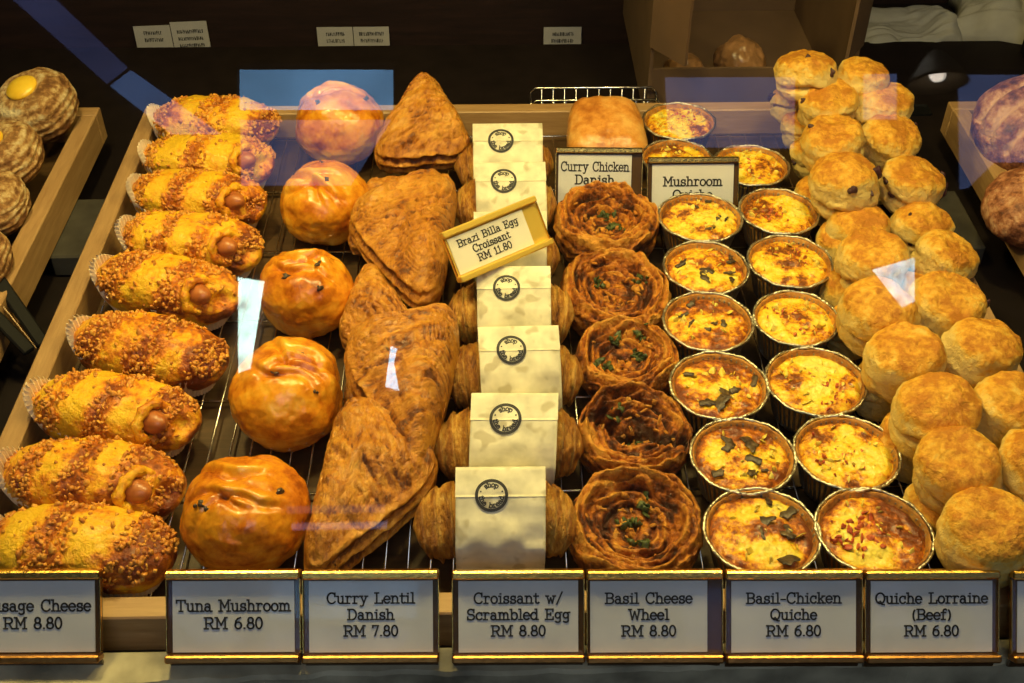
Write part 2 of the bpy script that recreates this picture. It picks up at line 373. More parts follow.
def text_quads(s, h, w=.15, track=.05, xs=1.10):
    x = 0; out = []
    for ch in s:
        adv, st = G[ch]
        for ln in st:
            for q in stroke_quads(ln, w): out.append([((px+x)*h*xs, py*h) for px, py in q])
        x += adv+track
    wd = (x-track)*h*xs
    return [[(px-wd/2, py) for px, py in q] for q in out], wd

# ---------------------------------------------------------------- the stage: ledge, trays, room
LEDGE = 0.0
TX0 = on_z(145, 108, .04)[0]; TX1 = on_z(887, 108, .04)[0]
TY1 = on_z(460, 104, .04)[1]; TY0 = .473
def tray(name, x0, x1, y0, y1, ztop, label, w=.0185, z0=.001, frontw=.0185):
    t = empty(name, ((x0+x1)/2, (y0+y1)/2, z0))
    ox, oy = t.location.x, t.location.y
    def bx(nm, lo, hi, m):
        mb = MB(); mb.box((lo[0]-ox, lo[1]-oy, lo[2]-z0), (hi[0]-ox, hi[1]-oy, hi[2]-z0), bev=.0012); mb.build(nm, m, t)
    bx('side_rail', (x0, y0+frontw, z0), (x0+w, y1-w, ztop), M_wood_y)
    bx('side_rail', (x1-w, y0+frontw, z0), (x1, y1-w, ztop), M_wood_y)
    bx('end_rail', (x0, y1-w, z0), (x1, y1, ztop), M_wood_x)
    bx('end_rail', (x0, y0, z0), (x1, y0+frontw, ztop), M_wood_x)
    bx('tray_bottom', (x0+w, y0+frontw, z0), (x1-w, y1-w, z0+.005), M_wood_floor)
    return tag(t, label, 'tray', 'wooden display trays')
tray('wooden_tray', TX0, TX1, TY0, TY1, .04, 'large light wooden tray in the middle holding all the rows of pastries')
# neighbours
lx1 = on_z(100, 107, .04)[0]
tray('wooden_tray', lx1-.62, lx1, .56, on_z(90, 107, .04)[1], .04, 'wooden tray at the left edge, under the custard filled pastries')
rx0 = on_z(948, 101, .04)[0]
tray('wooden_tray', rx0, rx0+.62, .56, on_z(960, 101, .04)[1], .04, 'wooden tray at the right edge, under the dark glazed loaves')

nx_ = 400; XS = np.linspace(-.8, .8, nx_); LZ = .022; V = []
jag = .4395+.0035*fbm(np.c_[XS, XS*0, XS*0+3], 9, 4, 2)+.0022*fbm(np.c_[XS, XS*0, XS*0+7], 60, 5, 3)-.010*np.clip(-XS*4-.35, 0, 1)
for k in range(nx_):
    x = XS[k]; V += [(x, .4585, -.055), (x, .4585, LZ-.001), (x, .4575, LZ), (x, (jag[k]+.4585)/2, LZ), (x, jag[k]+.002, LZ), (x, jag[k], LZ-.003), (x, jag[k]-.002, -.055)]
o = mesh_obj('stone_ledge', V, grid_faces(nx_, 7, wrap_v=True)+[tuple(range(6, -1, -1)), tuple((nx_-1)*7+j for j in range(7))], M_stone, None, False)
tag(o, 'worn yellowish grey stone ledge along the bottom, under the row of price cards', 'ledge')
mb = MB(); mb.box((-1.3, .36, -.10), (1.3, 1.45, -.056)); o = mb.build('display_plinth', M_dark); tag(o, 'dark base of the display case in front of the stone ledge', 'case')
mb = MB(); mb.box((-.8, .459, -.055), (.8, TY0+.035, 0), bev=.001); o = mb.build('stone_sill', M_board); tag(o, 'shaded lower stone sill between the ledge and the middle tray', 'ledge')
# shelf the trays stand on
mb = MB(); mb.box((-1.3, TY0+.037, -.05), (1.3, 1.45, -.026), bev=.002); o = mb.build('case_shelf', M_dark); tag(o, 'dark laminate display shelf beneath the wooden trays', 'shelf')
b0 = on_z(945, 193, -.003)[1]; b1 = on_z(975, 250, -.003)[1]
mb = MB(); mb.box((TX0-.055, b1, -.025), (TX1+.055, b0, 0.0005), bev=.002); o = mb.build('support_board', M_board); tag(o, 'grey board lying crosswise under the middle tray, its ends sticking out', 'board')
mb = MB(); mb.box((TX0+.02, TY0+.06, -.025), (TX1-.02, TY0+.10, 0.0005), bev=.002); o = mb.build('support_board', M_board); tag(o, 'hidden support board under the front end of the middle tray', 'board')
for sx, nm in ((-1, 'left'), (1, 'right')):
    for yy in (.60, 1.0):
        x0 = lx1-.62 if sx < 0 else rx0
        mb = MB(); mb.box((x0+.02, yy, -.025), (x0+.60, yy+.04, .0005), bev=.002); o = mb.build('support_board', M_dark)
        tag(o, 'dark batten under the %s of the tray at the %s edge' % ('front' if yy < .8 else 'rear', nm), 'board')

# wire cooling rack
ck = empty('cooling_rack', ((TX0+TX1)/2, (TY0+TY1)/2, .006))
ox, oy = ck.location.x, ck.location.y
ra, rb, rc, rd = TX0+.028-ox, TX1-.028-ox, TY0+.028-oy, TY1-.030-oy
mb = MB(); zz = .0085
mb.tube([(ra, rc, zz), (rb, rc, zz), (rb, rd, zz), (ra, rd, zz)], .0016, 8, closed=True); mb.build('rim_wire', M_chrome, ck, True)
k = int((rb-ra)/.0165)
mb = MB()
for i in range(1, k):
    x = ra+(rb-ra)*i/k; mb.tube([(x, rc, zz+.0008), (x, rd, zz+.0008)], .0009, 6)
mb.build('rod_grid', M_chrome, ck, True)
mb = MB()
for j in range(1, 6):
    y = rc+(rd-rc)*j/6; mb.tube([(ra, y, zz-.0022), (rb, y, zz-.0022)], .0014, 6)
mb.build('cross_wire', M_chrome, ck, True)
for x in (ra+.02, rb-.02):
    for y in (rc+.02, (rc+rd)/2, rd-.02):
        mb = MB(); mb.tube([(x, y, 0), (x, y, zz-.0005)], .0016, 6); mb.build('rack_foot', M_chrome, ck, True)
tag(ck, 'chrome wire cooling rack lying in the middle tray under the pastries', 'cooling rack')
ZR = .0165

# ---------------------------------------------------------------- price cards
def price_card(loc, rot, w, h, lines, label, th=.0068, frame=.0035, card=M_card, foot=None, lh=1.62, group='price cards along the front', cw=None, yoff=0, dxc=0, top=None, side=None, cardh=None, rail=None):
    t = empty('price_card_holder', loc, rot)      # local x right, local z up along the card, y away from viewer
    mb = MB(); mb.box((-w/2, .0008, 0), (w/2, .0030, h), bev=.0004); mb.build('back_panel', side or M_brass_dk, t)
    mb = MB(); mb.box((-w/2, -.0042, h-.0045), (w/2, .0046, h+.0012), bev=.0011); mb.build('top_rail', rail or M_brass, t)
    mb = MB(); mb.box((-w/2, -.0068, -.004), (w/2, .0046, .0014), bev=.0011); mb.build('bottom_rail', rail or M_copper, t)
    for sx in (-1, 1):
        mb = MB(); mb.box((sx*w/2-.0006 if sx > 0 else -w/2, -.0016, .002), (w/2 if sx > 0 else -w/2+.0006, .0006, h-.005)); mb.build('edge_strip', M_brass, t)
    cw = cw or w-.011; x0 = -cw/2+dxc
    mb = MB(); mb.box((x0, -.0004, .0022), (x0+cw, .0006, h-.0062)); c = mb.build('card', card, t)
    if foot:
        Mi = Euler(rot).to_matrix().inverted(); mb = MB(); a = Mi @ Vector((0, 0, -foot))
        q = [(-w/2+.001, .001, -.003), (w/2-.001, .001, -.003), (w/2-.001, .004, -.003), (-w/2+.001, .004, -.003)]
        V = [Vector(p) for p in q]+[Vector(p)+a for p in q]
        mb.add(V, [(0, 1, 2, 3), (7, 6, 5, 4), (0, 4, 5, 1), (1, 5, 6, 2), (2, 6, 7, 3), (3, 7, 4, 0)]); mb.build('foot_plate', M_brass_dk, t)
    if lines:
        mb = MB(); n = len(lines); y = .0022+(h-.0084)/2+(n-1)*th*lh/2-th*.42+yoff
        for ln in lines:
            qs, wd = text_quads(ln, th)
            s = min(1, (cw-.005)/wd)
            for q in qs:
                pts = [(px*s+x0+cw/2, -.0005, py+y) for px, py in q]; pb = [(a_, -.00075, c_) for a_, b_, c_ in pts]
                mb.add(pb+pts, [(0, 1, 2, 3), (0, 4, 5, 1), (1, 5, 6, 2), (2, 6, 7, 3), (3, 7, 4, 0)])
            y -= th*lh
        mb.build('lettering', M_ink, c)
    return tag(t, label, 'price card', group)
TL = R(-40)
cards = [(-34, 103, ['Sausage Cheese', 'RM 8.80'], 'brass edged price card reading Sausage Cheese RM 8.80', 0, 573),
 (167, 302, ['Tuna Mushroom', 'RM 6.80'], 'brass edged price card reading Tuna Mushroom RM 6.80', 0, 573),
 (303, 440, ['Curry Lentil', 'Danish', 'RM 7.80'], 'brass edged price card reading Curry Lentil Danish RM 7.80', 0, 572),
 (452, 585, ['Croissant w/', 'Scrambled Egg', 'RM 8.80'], 'brass edged price card reading Croissant w/ Scrambled Egg RM 8.80', 0, 571),
 (586, 723, ['Basil Cheese', 'Wheel', 'RM 8.80'], 'brass edged price card reading Basil Cheese Wheel RM 8.80', -.004, 571),
 (724, 862, ['Basil-Chicken', 'Quiche', 'RM 6.80'], 'brass edged price card reading Basil-Chicken Quiche RM 6.80', 0, 571),
 (863, 998, ['Quiche Lorraine', '(Beef)', 'RM 6.80'], 'brass edged price card reading Quiche Lorraine (Beef) RM 6.80', 0, 570),
 (1009, 1145, [], 'price card cut off by the right edge of the picture', 0, 573)]
for x0, x1, ln, lab, dx, yt in cards:
    a = on_z((x0+x1)/2, 657, .030); sc = depth(on_z((x0+x1)/2, 615, .052))/F
    w = (x1-x0)*sc - .0006
    price_card((a[0], a[1], .032), (TL, 0, -YAW*.6), w, .0565, ln, lab, th=.0074 if len(ln) < 3 else .0069, lh=1.60, foot=.0085, dxc=dx, cw=w-.0085-abs(dx)*1.1, yoff=.001)

# cards standing among the pastries
def in_card(px, py, z, w, h, lines, rot, label, **kw):
    a = on_z(px, py, z); return price_card(a, rot, w, h, lines, label, group=None, **kw)
zc = .034
a = on_z(598, 153, .085); s_ = depth(a)/F
in_card(598, 208, .030, 88*s_, .060, ['Curry Chicken', 'Danish', 'RM 7.80'], (R(-30), 0, R(-2)), 'small price card reading Curry Chicken Danish, behind the first cheese wheel', th=.0088, lh=1.5, dxc=-.004, cw=74*s_, foot=.012)
in_card(692, 216, .030, 92*s_, .058, ['Mushroom', 'Quiche', 'RM 6.80'], (R(-30), 0, R(0)), 'small price card reading Mushroom Quiche, standing between the quiches', th=.0088, lh=1.5, cw=82*s_, foot=.012, yoff=-.006)

# ---------------------------------------------------------------- pastries
def sausage_roll(cx, cy, wpx, rz, seed, label, h=.055, wid=.064, tip=True, stripes=3.2, liftz=0, brown=.0):
    rnd = random.Random(seed); zc = ZR+h/2+liftz; p = on_z(cx, cy, zc); L_ = wpx*depth(p)/F
    L_ = min(max(L_, .112), .140)
    t = empty('sausage_roll', (p[0], p[1], ZR+liftz), (0, 0, rz))
    D, Fc = qsphere(40); V = superell(D, 2.3, 2.5)
    V = V*np.array([L_/2, wid/2, h/2]); xn = V[:, 0]/(L_/2); ang = np.arctan2(V[:, 2], V[:, 1])
    ph = xn*stripes*PI + ang*.8 + seed
    g = np.abs(np.sin(ph*.5)); ridge = 1-np.exp(-(g/.25)**2)
    s = .93+.09*ridge + .07*fbm(V, 40, seed) + .045*fbm(V, 170, seed+3)
    V[:, 1:] *= s[:, None]; V[:, 0] *= 1+.04*fbm(V, 30, seed+9)
    tipd = np.array([.90, -.34, .30]); tipd /= np.linalg.norm(tipd)
    if tip:
        c = np.exp(-((np.linalg.norm(D-tipd, axis=1))/.26)**2); V -= (tipd*.010)*c[:, None]
    V[:, 2] = np.maximum(V[:, 2], -h/2+.003)
    st = .5+.5*np.sin(ph+1.3); bake = .10+.68*st**1.5 + .45*fbm(V, 60, seed+12) - .25*(V[:, 2] < -h*.2) + .3*(xn > .6) + brown
    V[:, 2] += h/2
    mesh_obj('bread_roll', V, Fc, P_roll, t, True, bake)
    me_n = superell(D, 2.3, 2.5)
    ok = [i for i in range(len(V)) if D[i, 2] > .12 and (st[i] > .45 or rnd.random() < .08)]
    pts = [V[i]+D[i]*.0008 for i in rnd.sample(ok, min(len(ok), 420))]
    lumps([q_-np.array([0, 0, .0009]) for q_ in pts], .0019, rnd, P_crumb, 'cheese_crumbs', t)
    if tip:
        B, Fb = qsphere(12); W = B*np.array([.020, .0105, .0105])
        e = np.array(Euler((0, -.35, -.45)).to_matrix()); W = W @ e.T
        dist = 1/((abs(tipd[0])/(L_/2))**2.4+(abs(tipd[1])/(wid/2))**2.4+(abs(tipd[2])/(h/2))**2.4)**(1/2.4)
        c0 = tipd*(dist-.012)+np.array([0, 0, h/2]); mesh_obj('sausage', W+c0, Fb, P_saus, t, True)
        rg = MB(); pts = []; q = np.array(Euler((0, -.35, -.45)).to_matrix())
        for i in range(24):
            an = 2*PI*i/24; r_ = .0135*(1+.06*math.sin(3*an+seed)); pts.append(q @ np.array([.006, r_*math.cos(an)*1.15, r_*math.sin(an)])+c0)
        rg.tube(pts, .0045, 8, True, [.0042+.0012*math.sin(2*i) for i in range(24)])
        o = rg.build('dough_collar', P_roll, t, True)
        at = o.data.attributes.new('bake', 'FLOAT', 'POINT'); at.data.foreach_set('value', np.full(len(rg.v), .35, dtype=np.float32))
    nf = 60; nu = nf*4; V = []; hh = [0, .009, .018, .025]
    for side in (0, 1):
        for k, z in enumerate(hh):
            for i in range(nu):
                an = 2*PI*i/nu; fl = .0016*(1 if (i % 4) < 2 else -1)*(.3+k/3.)
                ex = 2/2.6; cx_, sy_ = math.cos(an), math.sin(an)
                a_ = L_/2*(.86+.05*k)-.001*side+fl - (.006 if cx_ > 0 else 0)*abs(cx_); b_ = wid/2*(.74+.065*k)-.001*side+fl
                zz_ = z + (.022*abs(cx_)**4*(cx_ < 0) if k == 3 else 0)+(.0015*math.sin(i*1.7+seed) if k == 3 else 0)
                V.append((a_*math.copysign(abs(cx_)**ex, cx_), b_*math.copysign(abs(sy_)**ex, sy_), zz_+.0003))
    Fc2 = []
    for side in (0, 1):
        o_ = side*4*nu
        for k in range(3):
            for i in range(nu):
                f = (o_+k*nu+i, o_+k*nu+(i+1) % nu, o_+(k+1)*nu+(i+1) % nu, o_+(k+1)*nu+i); Fc2.append(f if side == 0 else f[::-1])
    for i in range(nu): Fc2.append((3*nu+i, 3*nu+(i+1) % nu, 7*nu+(i+1) % nu, 7*nu+i))
    mesh_obj('paper_liner', V, Fc2, M_liner, t, False)
    return tag(t, label, 'pastry', 'sausage cheese rolls in the left row')
rolls = [
 (216, 120, 142, -3, False, 'topmost sausage cheese roll of the left row, right end in window reflection'),
 (210, 158, 146, -5, True, 'second sausage cheese roll from the back, between the topmost and the third'),
 (200, 196, 152, -10, True, 'third sausage cheese roll from the back, sausage tip beside the second bun'),
 (192, 240, 160, -12, True, 'bright yellow sausage cheese roll fourth from the back of its row'),
 (168, 284, 152, -17, True, 'sausage cheese roll fifth from the back with pale paper fan at its left'),
 (151, 347, 164, -16, False, 'sausage cheese roll with dark crumbled right half, fifth from the front'),
 (116, 409, 178, -12, True, 'sausage cheese roll fourth from the front with big round sausage tip'),
 (94, 478, 190, -8, True, 'strongly striped sausage cheese roll third from the front row end'),
 (84, 546, 188, -6, False, 'front sausage cheese roll right behind the Sausage Cheese price card'),
]
rolls[7] = rolls[7][:5]+('strongly striped sausage cheese roll second from the front',)
rolls[6] = rolls[6][:5]+('sausage cheese roll third from the front with big round sausage tip',)
rolls[5] = rolls[5][:5]+('sausage cheese roll with dark crumbled right half, fourth from the front',)
for i, (cx, cy, w, rz, tip, lab) in enumerate(rolls):
    sausage_roll(cx, cy+4, w, R(rz), 11+i, lab, tip=tip, brown=(.25 if i == 5 else 0) - (.18 if i in (1, 3) else 0), stripes=2.2+.5*(i % 4))

def bun(cx, cy, wpx, seed, label, hf=.84, rz=0, sy=1.0):
    p = on_z(cx, cy+4, ZR+.034); W = wpx*depth(p)/F; h = W*hf
    D, Fc = qsphere(48); V = superell(D, 2.25, 2.0)*np.array([W/2, W/2*sy, h/2])
    rnd = random.Random(seed); n = V/np.linalg.norm(V, axis=1)[:, None]
    V += n*(.0050*fbm(V, 22, seed, 2)+.0020*fbm(V, 80, seed+2))[:, None]
    bake = .55+.35*fbm(V, 25, seed+5)
    for k in range(4):     # wrinkles and folds across the crown
        an = rnd.uniform(-.5, .5)+(0 if k % 2 else .3); off = rnd.uniform(-.5, .45); dd = np.array([math.sin(an), math.cos(an)])
        u = (D[:, 0]*dd[1]-D[:, 1]*dd[0]); v = (D[:, 0]*dd[0]+D[:, 1]*dd[1]) + .12*np.sin(u*5+seed+k) - off
        m = np.exp(-(v/.055)**2)*np.exp(-((u-rnd.uniform(-.3, .3))/.5)**2)*(D[:, 2] > 0)*np.clip(D[:, 2]*2, 0, 1)
        m2 = np.exp(-((v-.11)/.09)**2)*np.exp(-((u)/.5)**2)*np.clip(D[:, 2]*2, 0, 1)
        V -= n*(m*.0050)[:, None]; V += n*(m2*.0022)[:, None]; bake += .25*m-.5*m2
    lo = D[:, 2] < -.1; bake[lo] -= .45
    V[:, 2] = np.maximum(V[:, 2], -h/2+.004)+h/2-.004
    t = mesh_obj('mushroom_bun', V, Fc, P_bun, None, True, bake, loc=(p[0], p[1], ZR), rot=(0, 0, rz))
    # bits of filling that burst through
    pts = []
    for k in range(3):
        c = rnd.randrange(len(V))
        while D[c, 2] < .55: c = rnd.randrange(len(V))
        pts += [V[c]+np.array([rnd.gauss(0, .0015), rnd.gauss(0, .0015), -.0004]) for _ in range(3)]
    lumps(pts, .0022, rnd, P_mush, 'filling_bits', t)
    return tag(t, label, 'bun', 'tuna mushroom buns in the second row')
bun(338, 122, 88, 3, 'roundest mushroom bun at the back, standing highest in the window reflection')
bun(324, 200, 92, 9, 'mushroom bun with a deep crosswise fold, second from the back')
bun(306, 287, 96, 14, 'middle bun of the mushroom bun row')
bun(288, 391, 114, 20, 'pale topped mushroom bun second from the front')
bun(247, 510, 128, 31, 'large dark glossy mushroom bun nearest the front')

def puff(cor, zs, th, seed, label, bulge=1.0, lift=0.0, group='curry lentil danishes', name='lentil_danish', mat=None, p_=2.6, open_edge=1):
    P3 = [on_z(x, y, z) for (x, y), z in zip(cor, zs)]
    A, B, C = P3; cen = (A+B+C)/3; ex = B-A; ex = ex/np.linalg.norm(ex); nrm = np.cross(B-A, C-A); nrm /= np.linalg.norm(nrm)
    if nrm[2] < 0: nrm = -nrm
    ey = np.cross(nrm, ex)
    T = [((q-cen)@ex, (q-cen)@ey) for q in P3]
    K = [(math.cos(a), math.sin(a)) for a in (PI/2, PI/2+2*PI/3, PI/2+4*PI/3)]
    Ms = np.linalg.lstsq(np.array([[x, y, 1] for x, y in K]), np.array(T), rcond=None)[0]
    D, Fc = qsphere(52)
    rho = np.hypot(D[:, 0], D[:, 1]); phi = np.arctan2(D[:, 1], D[:, 0]); el = np.arcsin(np.clip(D[:, 2], -1, 1))/(PI/2)
    s = 0
    for k in range(3):
        an = -PI/2+2*PI*k/3; s = s+np.maximum(0, np.cos(phi-an)/.5)**p_
    Rr = np.minimum(s**(-1/p_), 1.02)*1.16
    # flat faces, thick sides
    ae = np.abs(el); edge = .32; th = th*1.62
    rr = np.where(ae < edge, 1.0-.05*(ae/edge)**2, 1-.05-.95*((ae-edge)/(1-edge)))
    zz = np.where(ae < edge, ae/edge*.50, .50+.50*np.sin(np.clip((ae-edge)/(1-edge), 0, 1)*PI/2)*bulge)*np.sign(el)
    zz = np.where(zz == 0, 0, zz)
    ad = np.arctan2(np.sin(phi+PI/2), np.cos(phi+PI/2)); ow = np.exp(-(ad/.95)**4)      # the cut, open side
    th_ = ae*PI/2; rc2 = np.cos(th_)**.62; zc2 = (np.sin(th_)**.95)*np.sign(el)
    rr = rr*ow+rc2*(1-ow); zz = zz*ow+zc2*(1-ow); zz = zz*(1-.12*ow)
    side = np.exp(-np.maximum(0, ae-edge)*9)*ow
    lay = np.sin(zz*19+1.5*fbm(np.c_[phi*2, zz*0, zz*0+seed], 1.7, seed))
    Rr = Rr*rr*(1+side*(.050*lay+.05*fbm(np.c_[np.cos(phi)*3, np.sin(phi)*3, zz*5], 1.5, seed+4)))
    # thinner toward the tips
    thn = th/2*(1-.25*np.clip(rho*0+Rr-.6, 0, 1))
    X_ = Rr*np.cos(phi); Y_ = Rr*np.sin(phi)
    XY = np.c_[X_, Y_, np.ones(len(X_))] @ Ms
    V = np.c_[XY, zz*thn]; V[:, :2] *= (1+.06*fbm(np.c_[X_*1.5, Y_*1.5, zz*0+seed], 1.3, seed+21, 2))[:, None]
    # long flaky wrinkles across the skin
    an = seed*1.3; st = np.c_[V[:, 0]*math.cos(an)+V[:, 1]*math.sin(an), 3.2*(-V[:, 0]*math.sin(an)+V[:, 1]*math.cos(an)), V[:, 2]]
    fl_ = np.sin(430*(V[:, 0]*math.cos(an+1.2)+V[:, 1]*math.sin(an+1.2)+7*(V[:, 0]**2+V[:, 1]**2))+9*fbm(V, 16, seed+30, 2)); fold = (1-np.abs(fl_)**.6)*np.clip(.6+1.2*fbm(V, 30, seed+33, 2), 0, 1)
    wr = fbm(st, 28, seed+1, 3); crk = np.abs(fbm(st, 40, seed+8, 2)); skin = 1-side
    V[:, 2] += np.sign(zz)*skin*(.0065*wr-.0028*np.exp(-(crk/.06)**2)-.0045*fold) + .0015*fbm(V, 150, seed)
    bake = .32+.75*fold+.35*wr+.35*np.exp(-(crk/.07)**2)*skin+side*(.30-.55*lay)
    o = mesh_obj(name, V, Fc, mat or P_puff, None, True, bake)
    Mx = Matrix(((ex[0], ey[0], nrm[0], cen[0]), (ex[1], ey[1], nrm[1], cen[1]), (ex[2], ey[2], nrm[2], cen[2]+lift), (0, 0, 0, 1)))
    o.matrix_world = Mx
    return tag(o, label, 'pastry', group)
# corners (top, left, right) and their heights
puff([(424, 74), (370, 164), (474, 156)], [.095, .055, .055], .044, 2, 'curry lentil danish standing tallest at the back of its row')
puff([(448, 190), (362, 190), (354, 255)], [.04, .04, .04], .030, 12, 'flat curry lentil danish lying under the second one from the back')
puff([(456, 182), (342, 218), (432, 316)], [.066, .066, .060], .044, 5, 'curry lentil danish second from the back, its point toward the camera')
puff([(370, 268), (336, 345), (425, 345)], [.045, .036, .036], .036, 6, 'curry lentil danish half hidden beneath the others in the middle of its row')
puff([(462, 318), (340, 346), (418, 486)], [.070, .070, .060], .048, 17, 'large curry lentil danish with open flaky side, second from the front')
puff([(347, 402), (300, 592), (446, 472)], [.058, .044, .050], .048, 8, 'curry lentil danish nearest the front with broad lower flaky edge')
puff([(352, 350), (345, 425), (400, 405)], [.03, .03, .03], .026, 19, 'bottom curry lentil danish peeping out beside the fourth bun')

# croissants
def croissant(cx, cy, wpx, seed, label, sl, rz=0, lift=0):
    """sl = (x0, x1, ytop, ybot, tilt) of the paper sleeve in the picture"""
    zc = ZR+.026+lift; p = on_z(cx, cy, zc); p[1] = on_z((sl[0]+sl[1])/2, sl[2], ZR+.070+lift)[1]-.008; L_ = wpx*depth(p)/F
    t = empty('egg_croissant', (p[0], p[1], ZR+lift), (0, 0, rz))
    nu, nv = 150, 56; U = np.linspace(-1, 1, nu); V = np.zeros((nu, nv, 3)); bake = np.zeros((nu, nv)); rnd = random.Random(seed)
    bounds = np.array([0, .26, .50, .70, .86, 1.01])
    for i, u in enumerate(U):
        a = abs(u); k = int(np.searchsorted(bounds, a, side='right')-1); k = min(k, 4)
        f = (a-bounds[k])/(bounds[k+1]-bounds[k])
        base = .0243*(1-a**8)**.5*(1-.05*a)+.0004
        step = 1+.14*(1-f)**1.2*(.6 if a < .5 else 1) - .06*math.exp(-((f-1)/.08)**2)
        r = base*step
        cxx = u*L_/2*(1-.04*a); cy_ = -.016*a**2.2+.003
        for j in range(nv):
            an = 2*PI*j/nv
            sk = 1+.06*math.sin(an*1+u*3)
            V[i, j] = (cxx+.004*math.sin(an)*math.copysign(1, u), cy_+r*1.10*math.cos(an)*sk, .026+r*math.sin(an)*.98)
            bake[i, j] = .75-.85*f if f > .25 else .45+f*1.2
    V = V.reshape(-1, 3); bk = bake.reshape(-1)
    d = V-np.c_[V[:, 0], np.zeros(len(V)), np.full(len(V), .026)]; ln = np.linalg.norm(d, axis=1)+1e-6
    q = np.c_[V[:, 0]*3.5, V[:, 1], V[:, 2]]
    V += d/ln[:, None]*(.0038*fbm(q, 60, seed)*np.clip(np.abs(V[:, 0])/.03-.6, .3, 1)+.0030*fbm(V, 45, seed+4)*np.clip(np.abs(V[:, 0])/.03-.6, .2, 1)+.0012*fbm(V, 160, seed+5))[:, None]
    V[:, 2] = np.maximum(V[:, 2], .002)
    bk = .15+.6*bk+.3*fbm(q, 50, seed+7)
    Fc = grid_faces(nu, nv, wrap_v=True)+[tuple(range(nv)), tuple((nu-1)*nv+j for j in range(nv-1, -1, -1))]
    mesh_obj('croissant_dough', V, Fc, P_croi, t, True, bk)
    # paper sleeve: cross-section in yz, extruded in x
    x0, x1, yt, yb, tl = sl
    tp = on_z((x0+x1)/2, yt, ZR+.070+lift); w = (x1-x0)*depth(tp)/F
    Mi = np.array(Euler((0, 0, rz)).to_matrix()).T
    loc = Mi @ (tp-np.array([p[0], p[1], ZR+lift]))
    ytop = loc[1]; lx = loc[0]
    prof = [(.032, .004), (.037, .020), (.034, .036), (.022, .052), (ytop, .070), (-.010, .0620), (-.026, .0490), (-.0355, .033), (-.0375, .020), (-.0350, .004)]
    prof = np.array(prof); seg = np.r_[0, np.cumsum(np.linalg.norm(np.diff(prof, axis=0), axis=1))]
    def surf(xu, s):
        y = np.interp(s, seg, prof[:, 0]); z = np.interp(s, seg, prof[:, 1]); return y, z
    ns, nx = 60, 26; S = np.linspace(0, seg[-1], ns); XX = np.linspace(-w/2, w/2, nx)
    def point(x, s):
        y, z = surf(x, s); nfr = max(0, (s-seg[4])/(seg[-1]-seg[4]))
        dent = float(fbm(np.array([[x*1.0, s, seed*.37]]), 38, seed, 2)[0])*(.0075 if seed == 46 else .0036)*min(1, nfr*1.5)
        sh = tl*(s-seg[4])
        return np.array([x+lx+sh, y-.7*dent, z+.7*dent + x*tl*.35])
    G_ = np.array([[point(x, s) for x in XX] for s in S]).reshape(-1, 3)
    du = np.roll(G_.reshape(ns, nx, 3), -1, 0)-G_.reshape(ns, nx, 3); du[-1] = du[-2]
    nn = np.cross(np.array([1., 0, 0]), du); nn /= np.linalg.norm(nn, axis=2)[:, :, None]+1e-9
    inner = (G_.reshape(ns, nx, 3)+nn*.0006*np.where(nn[:, :, 2:3] > 0, -1, -1)).reshape(-1, 3)
    Fa = grid_faces(ns, nx); n0 = len(G_); Fb = [tuple(i+n0 for i in f[::-1]) for f in Fa]
    rim = []
    for i in range(ns-1): rim.append((i*nx, (i+1)*nx, (i+1)*nx+n0, i*nx+n0)); rim.append((i*nx+nx-1, i*nx+nx-1+n0, (i+1)*nx+nx-1+n0, (i+1)*nx+nx-1))
    for j in range(nx-1): rim.append((j, j+n0, j+1+n0, j+1)); a_ = (ns-1)*nx; rim.append((a_+j, a_+j+1, a_+j+1+n0, a_+j+n0))
    slv = mesh_obj('paper_sleeve', np.r_[G_, inner], Fa+Fb+rim, M_paper, t, True)
    # folded-over flap
    s0, s1 = seg[4]-.006, seg[4]+.0215; S2 = np.linspace(s0, s1, 14)
    def up_pt(x, s, e): 
        q_ = point(x, s); y2, z2 = surf(x, s+.0008); y1, z1 = surf(x, s-.0008); d_ = np.array([0, y2-y1, z2-z1]); d_ /= np.linalg.norm(d_); nrm_ = np.cross(d_, np.array([1., 0, 0])); 
        if nrm_[2] < 0: nrm_ = -nrm_
        return q_+nrm_*e
    fl = MB(); Vt = [up_pt(x*1.008, s, .0011) for s in S2 for x in XX]; Vb = [up_pt(x*1.008, s, .0005) for s in S2 for x in XX]; m_ = len(Vt)
    Fg = grid_faces(14, nx); fl.add(Vt+Vb, Fg+[tuple(i+m_ for i in f[::-1]) for f in Fg]+[(13*nx+j, 13*nx+j+1, 13*nx+j+1+m_, 13*nx+j+m_) for j in range(nx-1)])
    fl.build('folded_flap', M_paper, slv, True)
    # stamp: ring and lettering around it
    sc_ = seg[4]+.0205; r = w*.185; sm = MB(); sxo = -w*.10
    def put(poly):
        Vq = [up_pt(px+sxo, sc_-py, .00135) for px, py in poly]; sm.add(Vq, [tuple(range(len(Vq)))])
    nseg = 48
    for k in range(nseg):
        a0, a1 = 2*PI*k/nseg, 2*PI*(k+1)/nseg
        put([(r*math.cos(a0), r*math.sin(a0)), (r*math.cos(a1), r*math.sin(a1)), (r*.81*math.cos(a1), r*.81*math.sin(a1)), (r*.81*math.cos(a0), r*.81*math.sin(a0))])
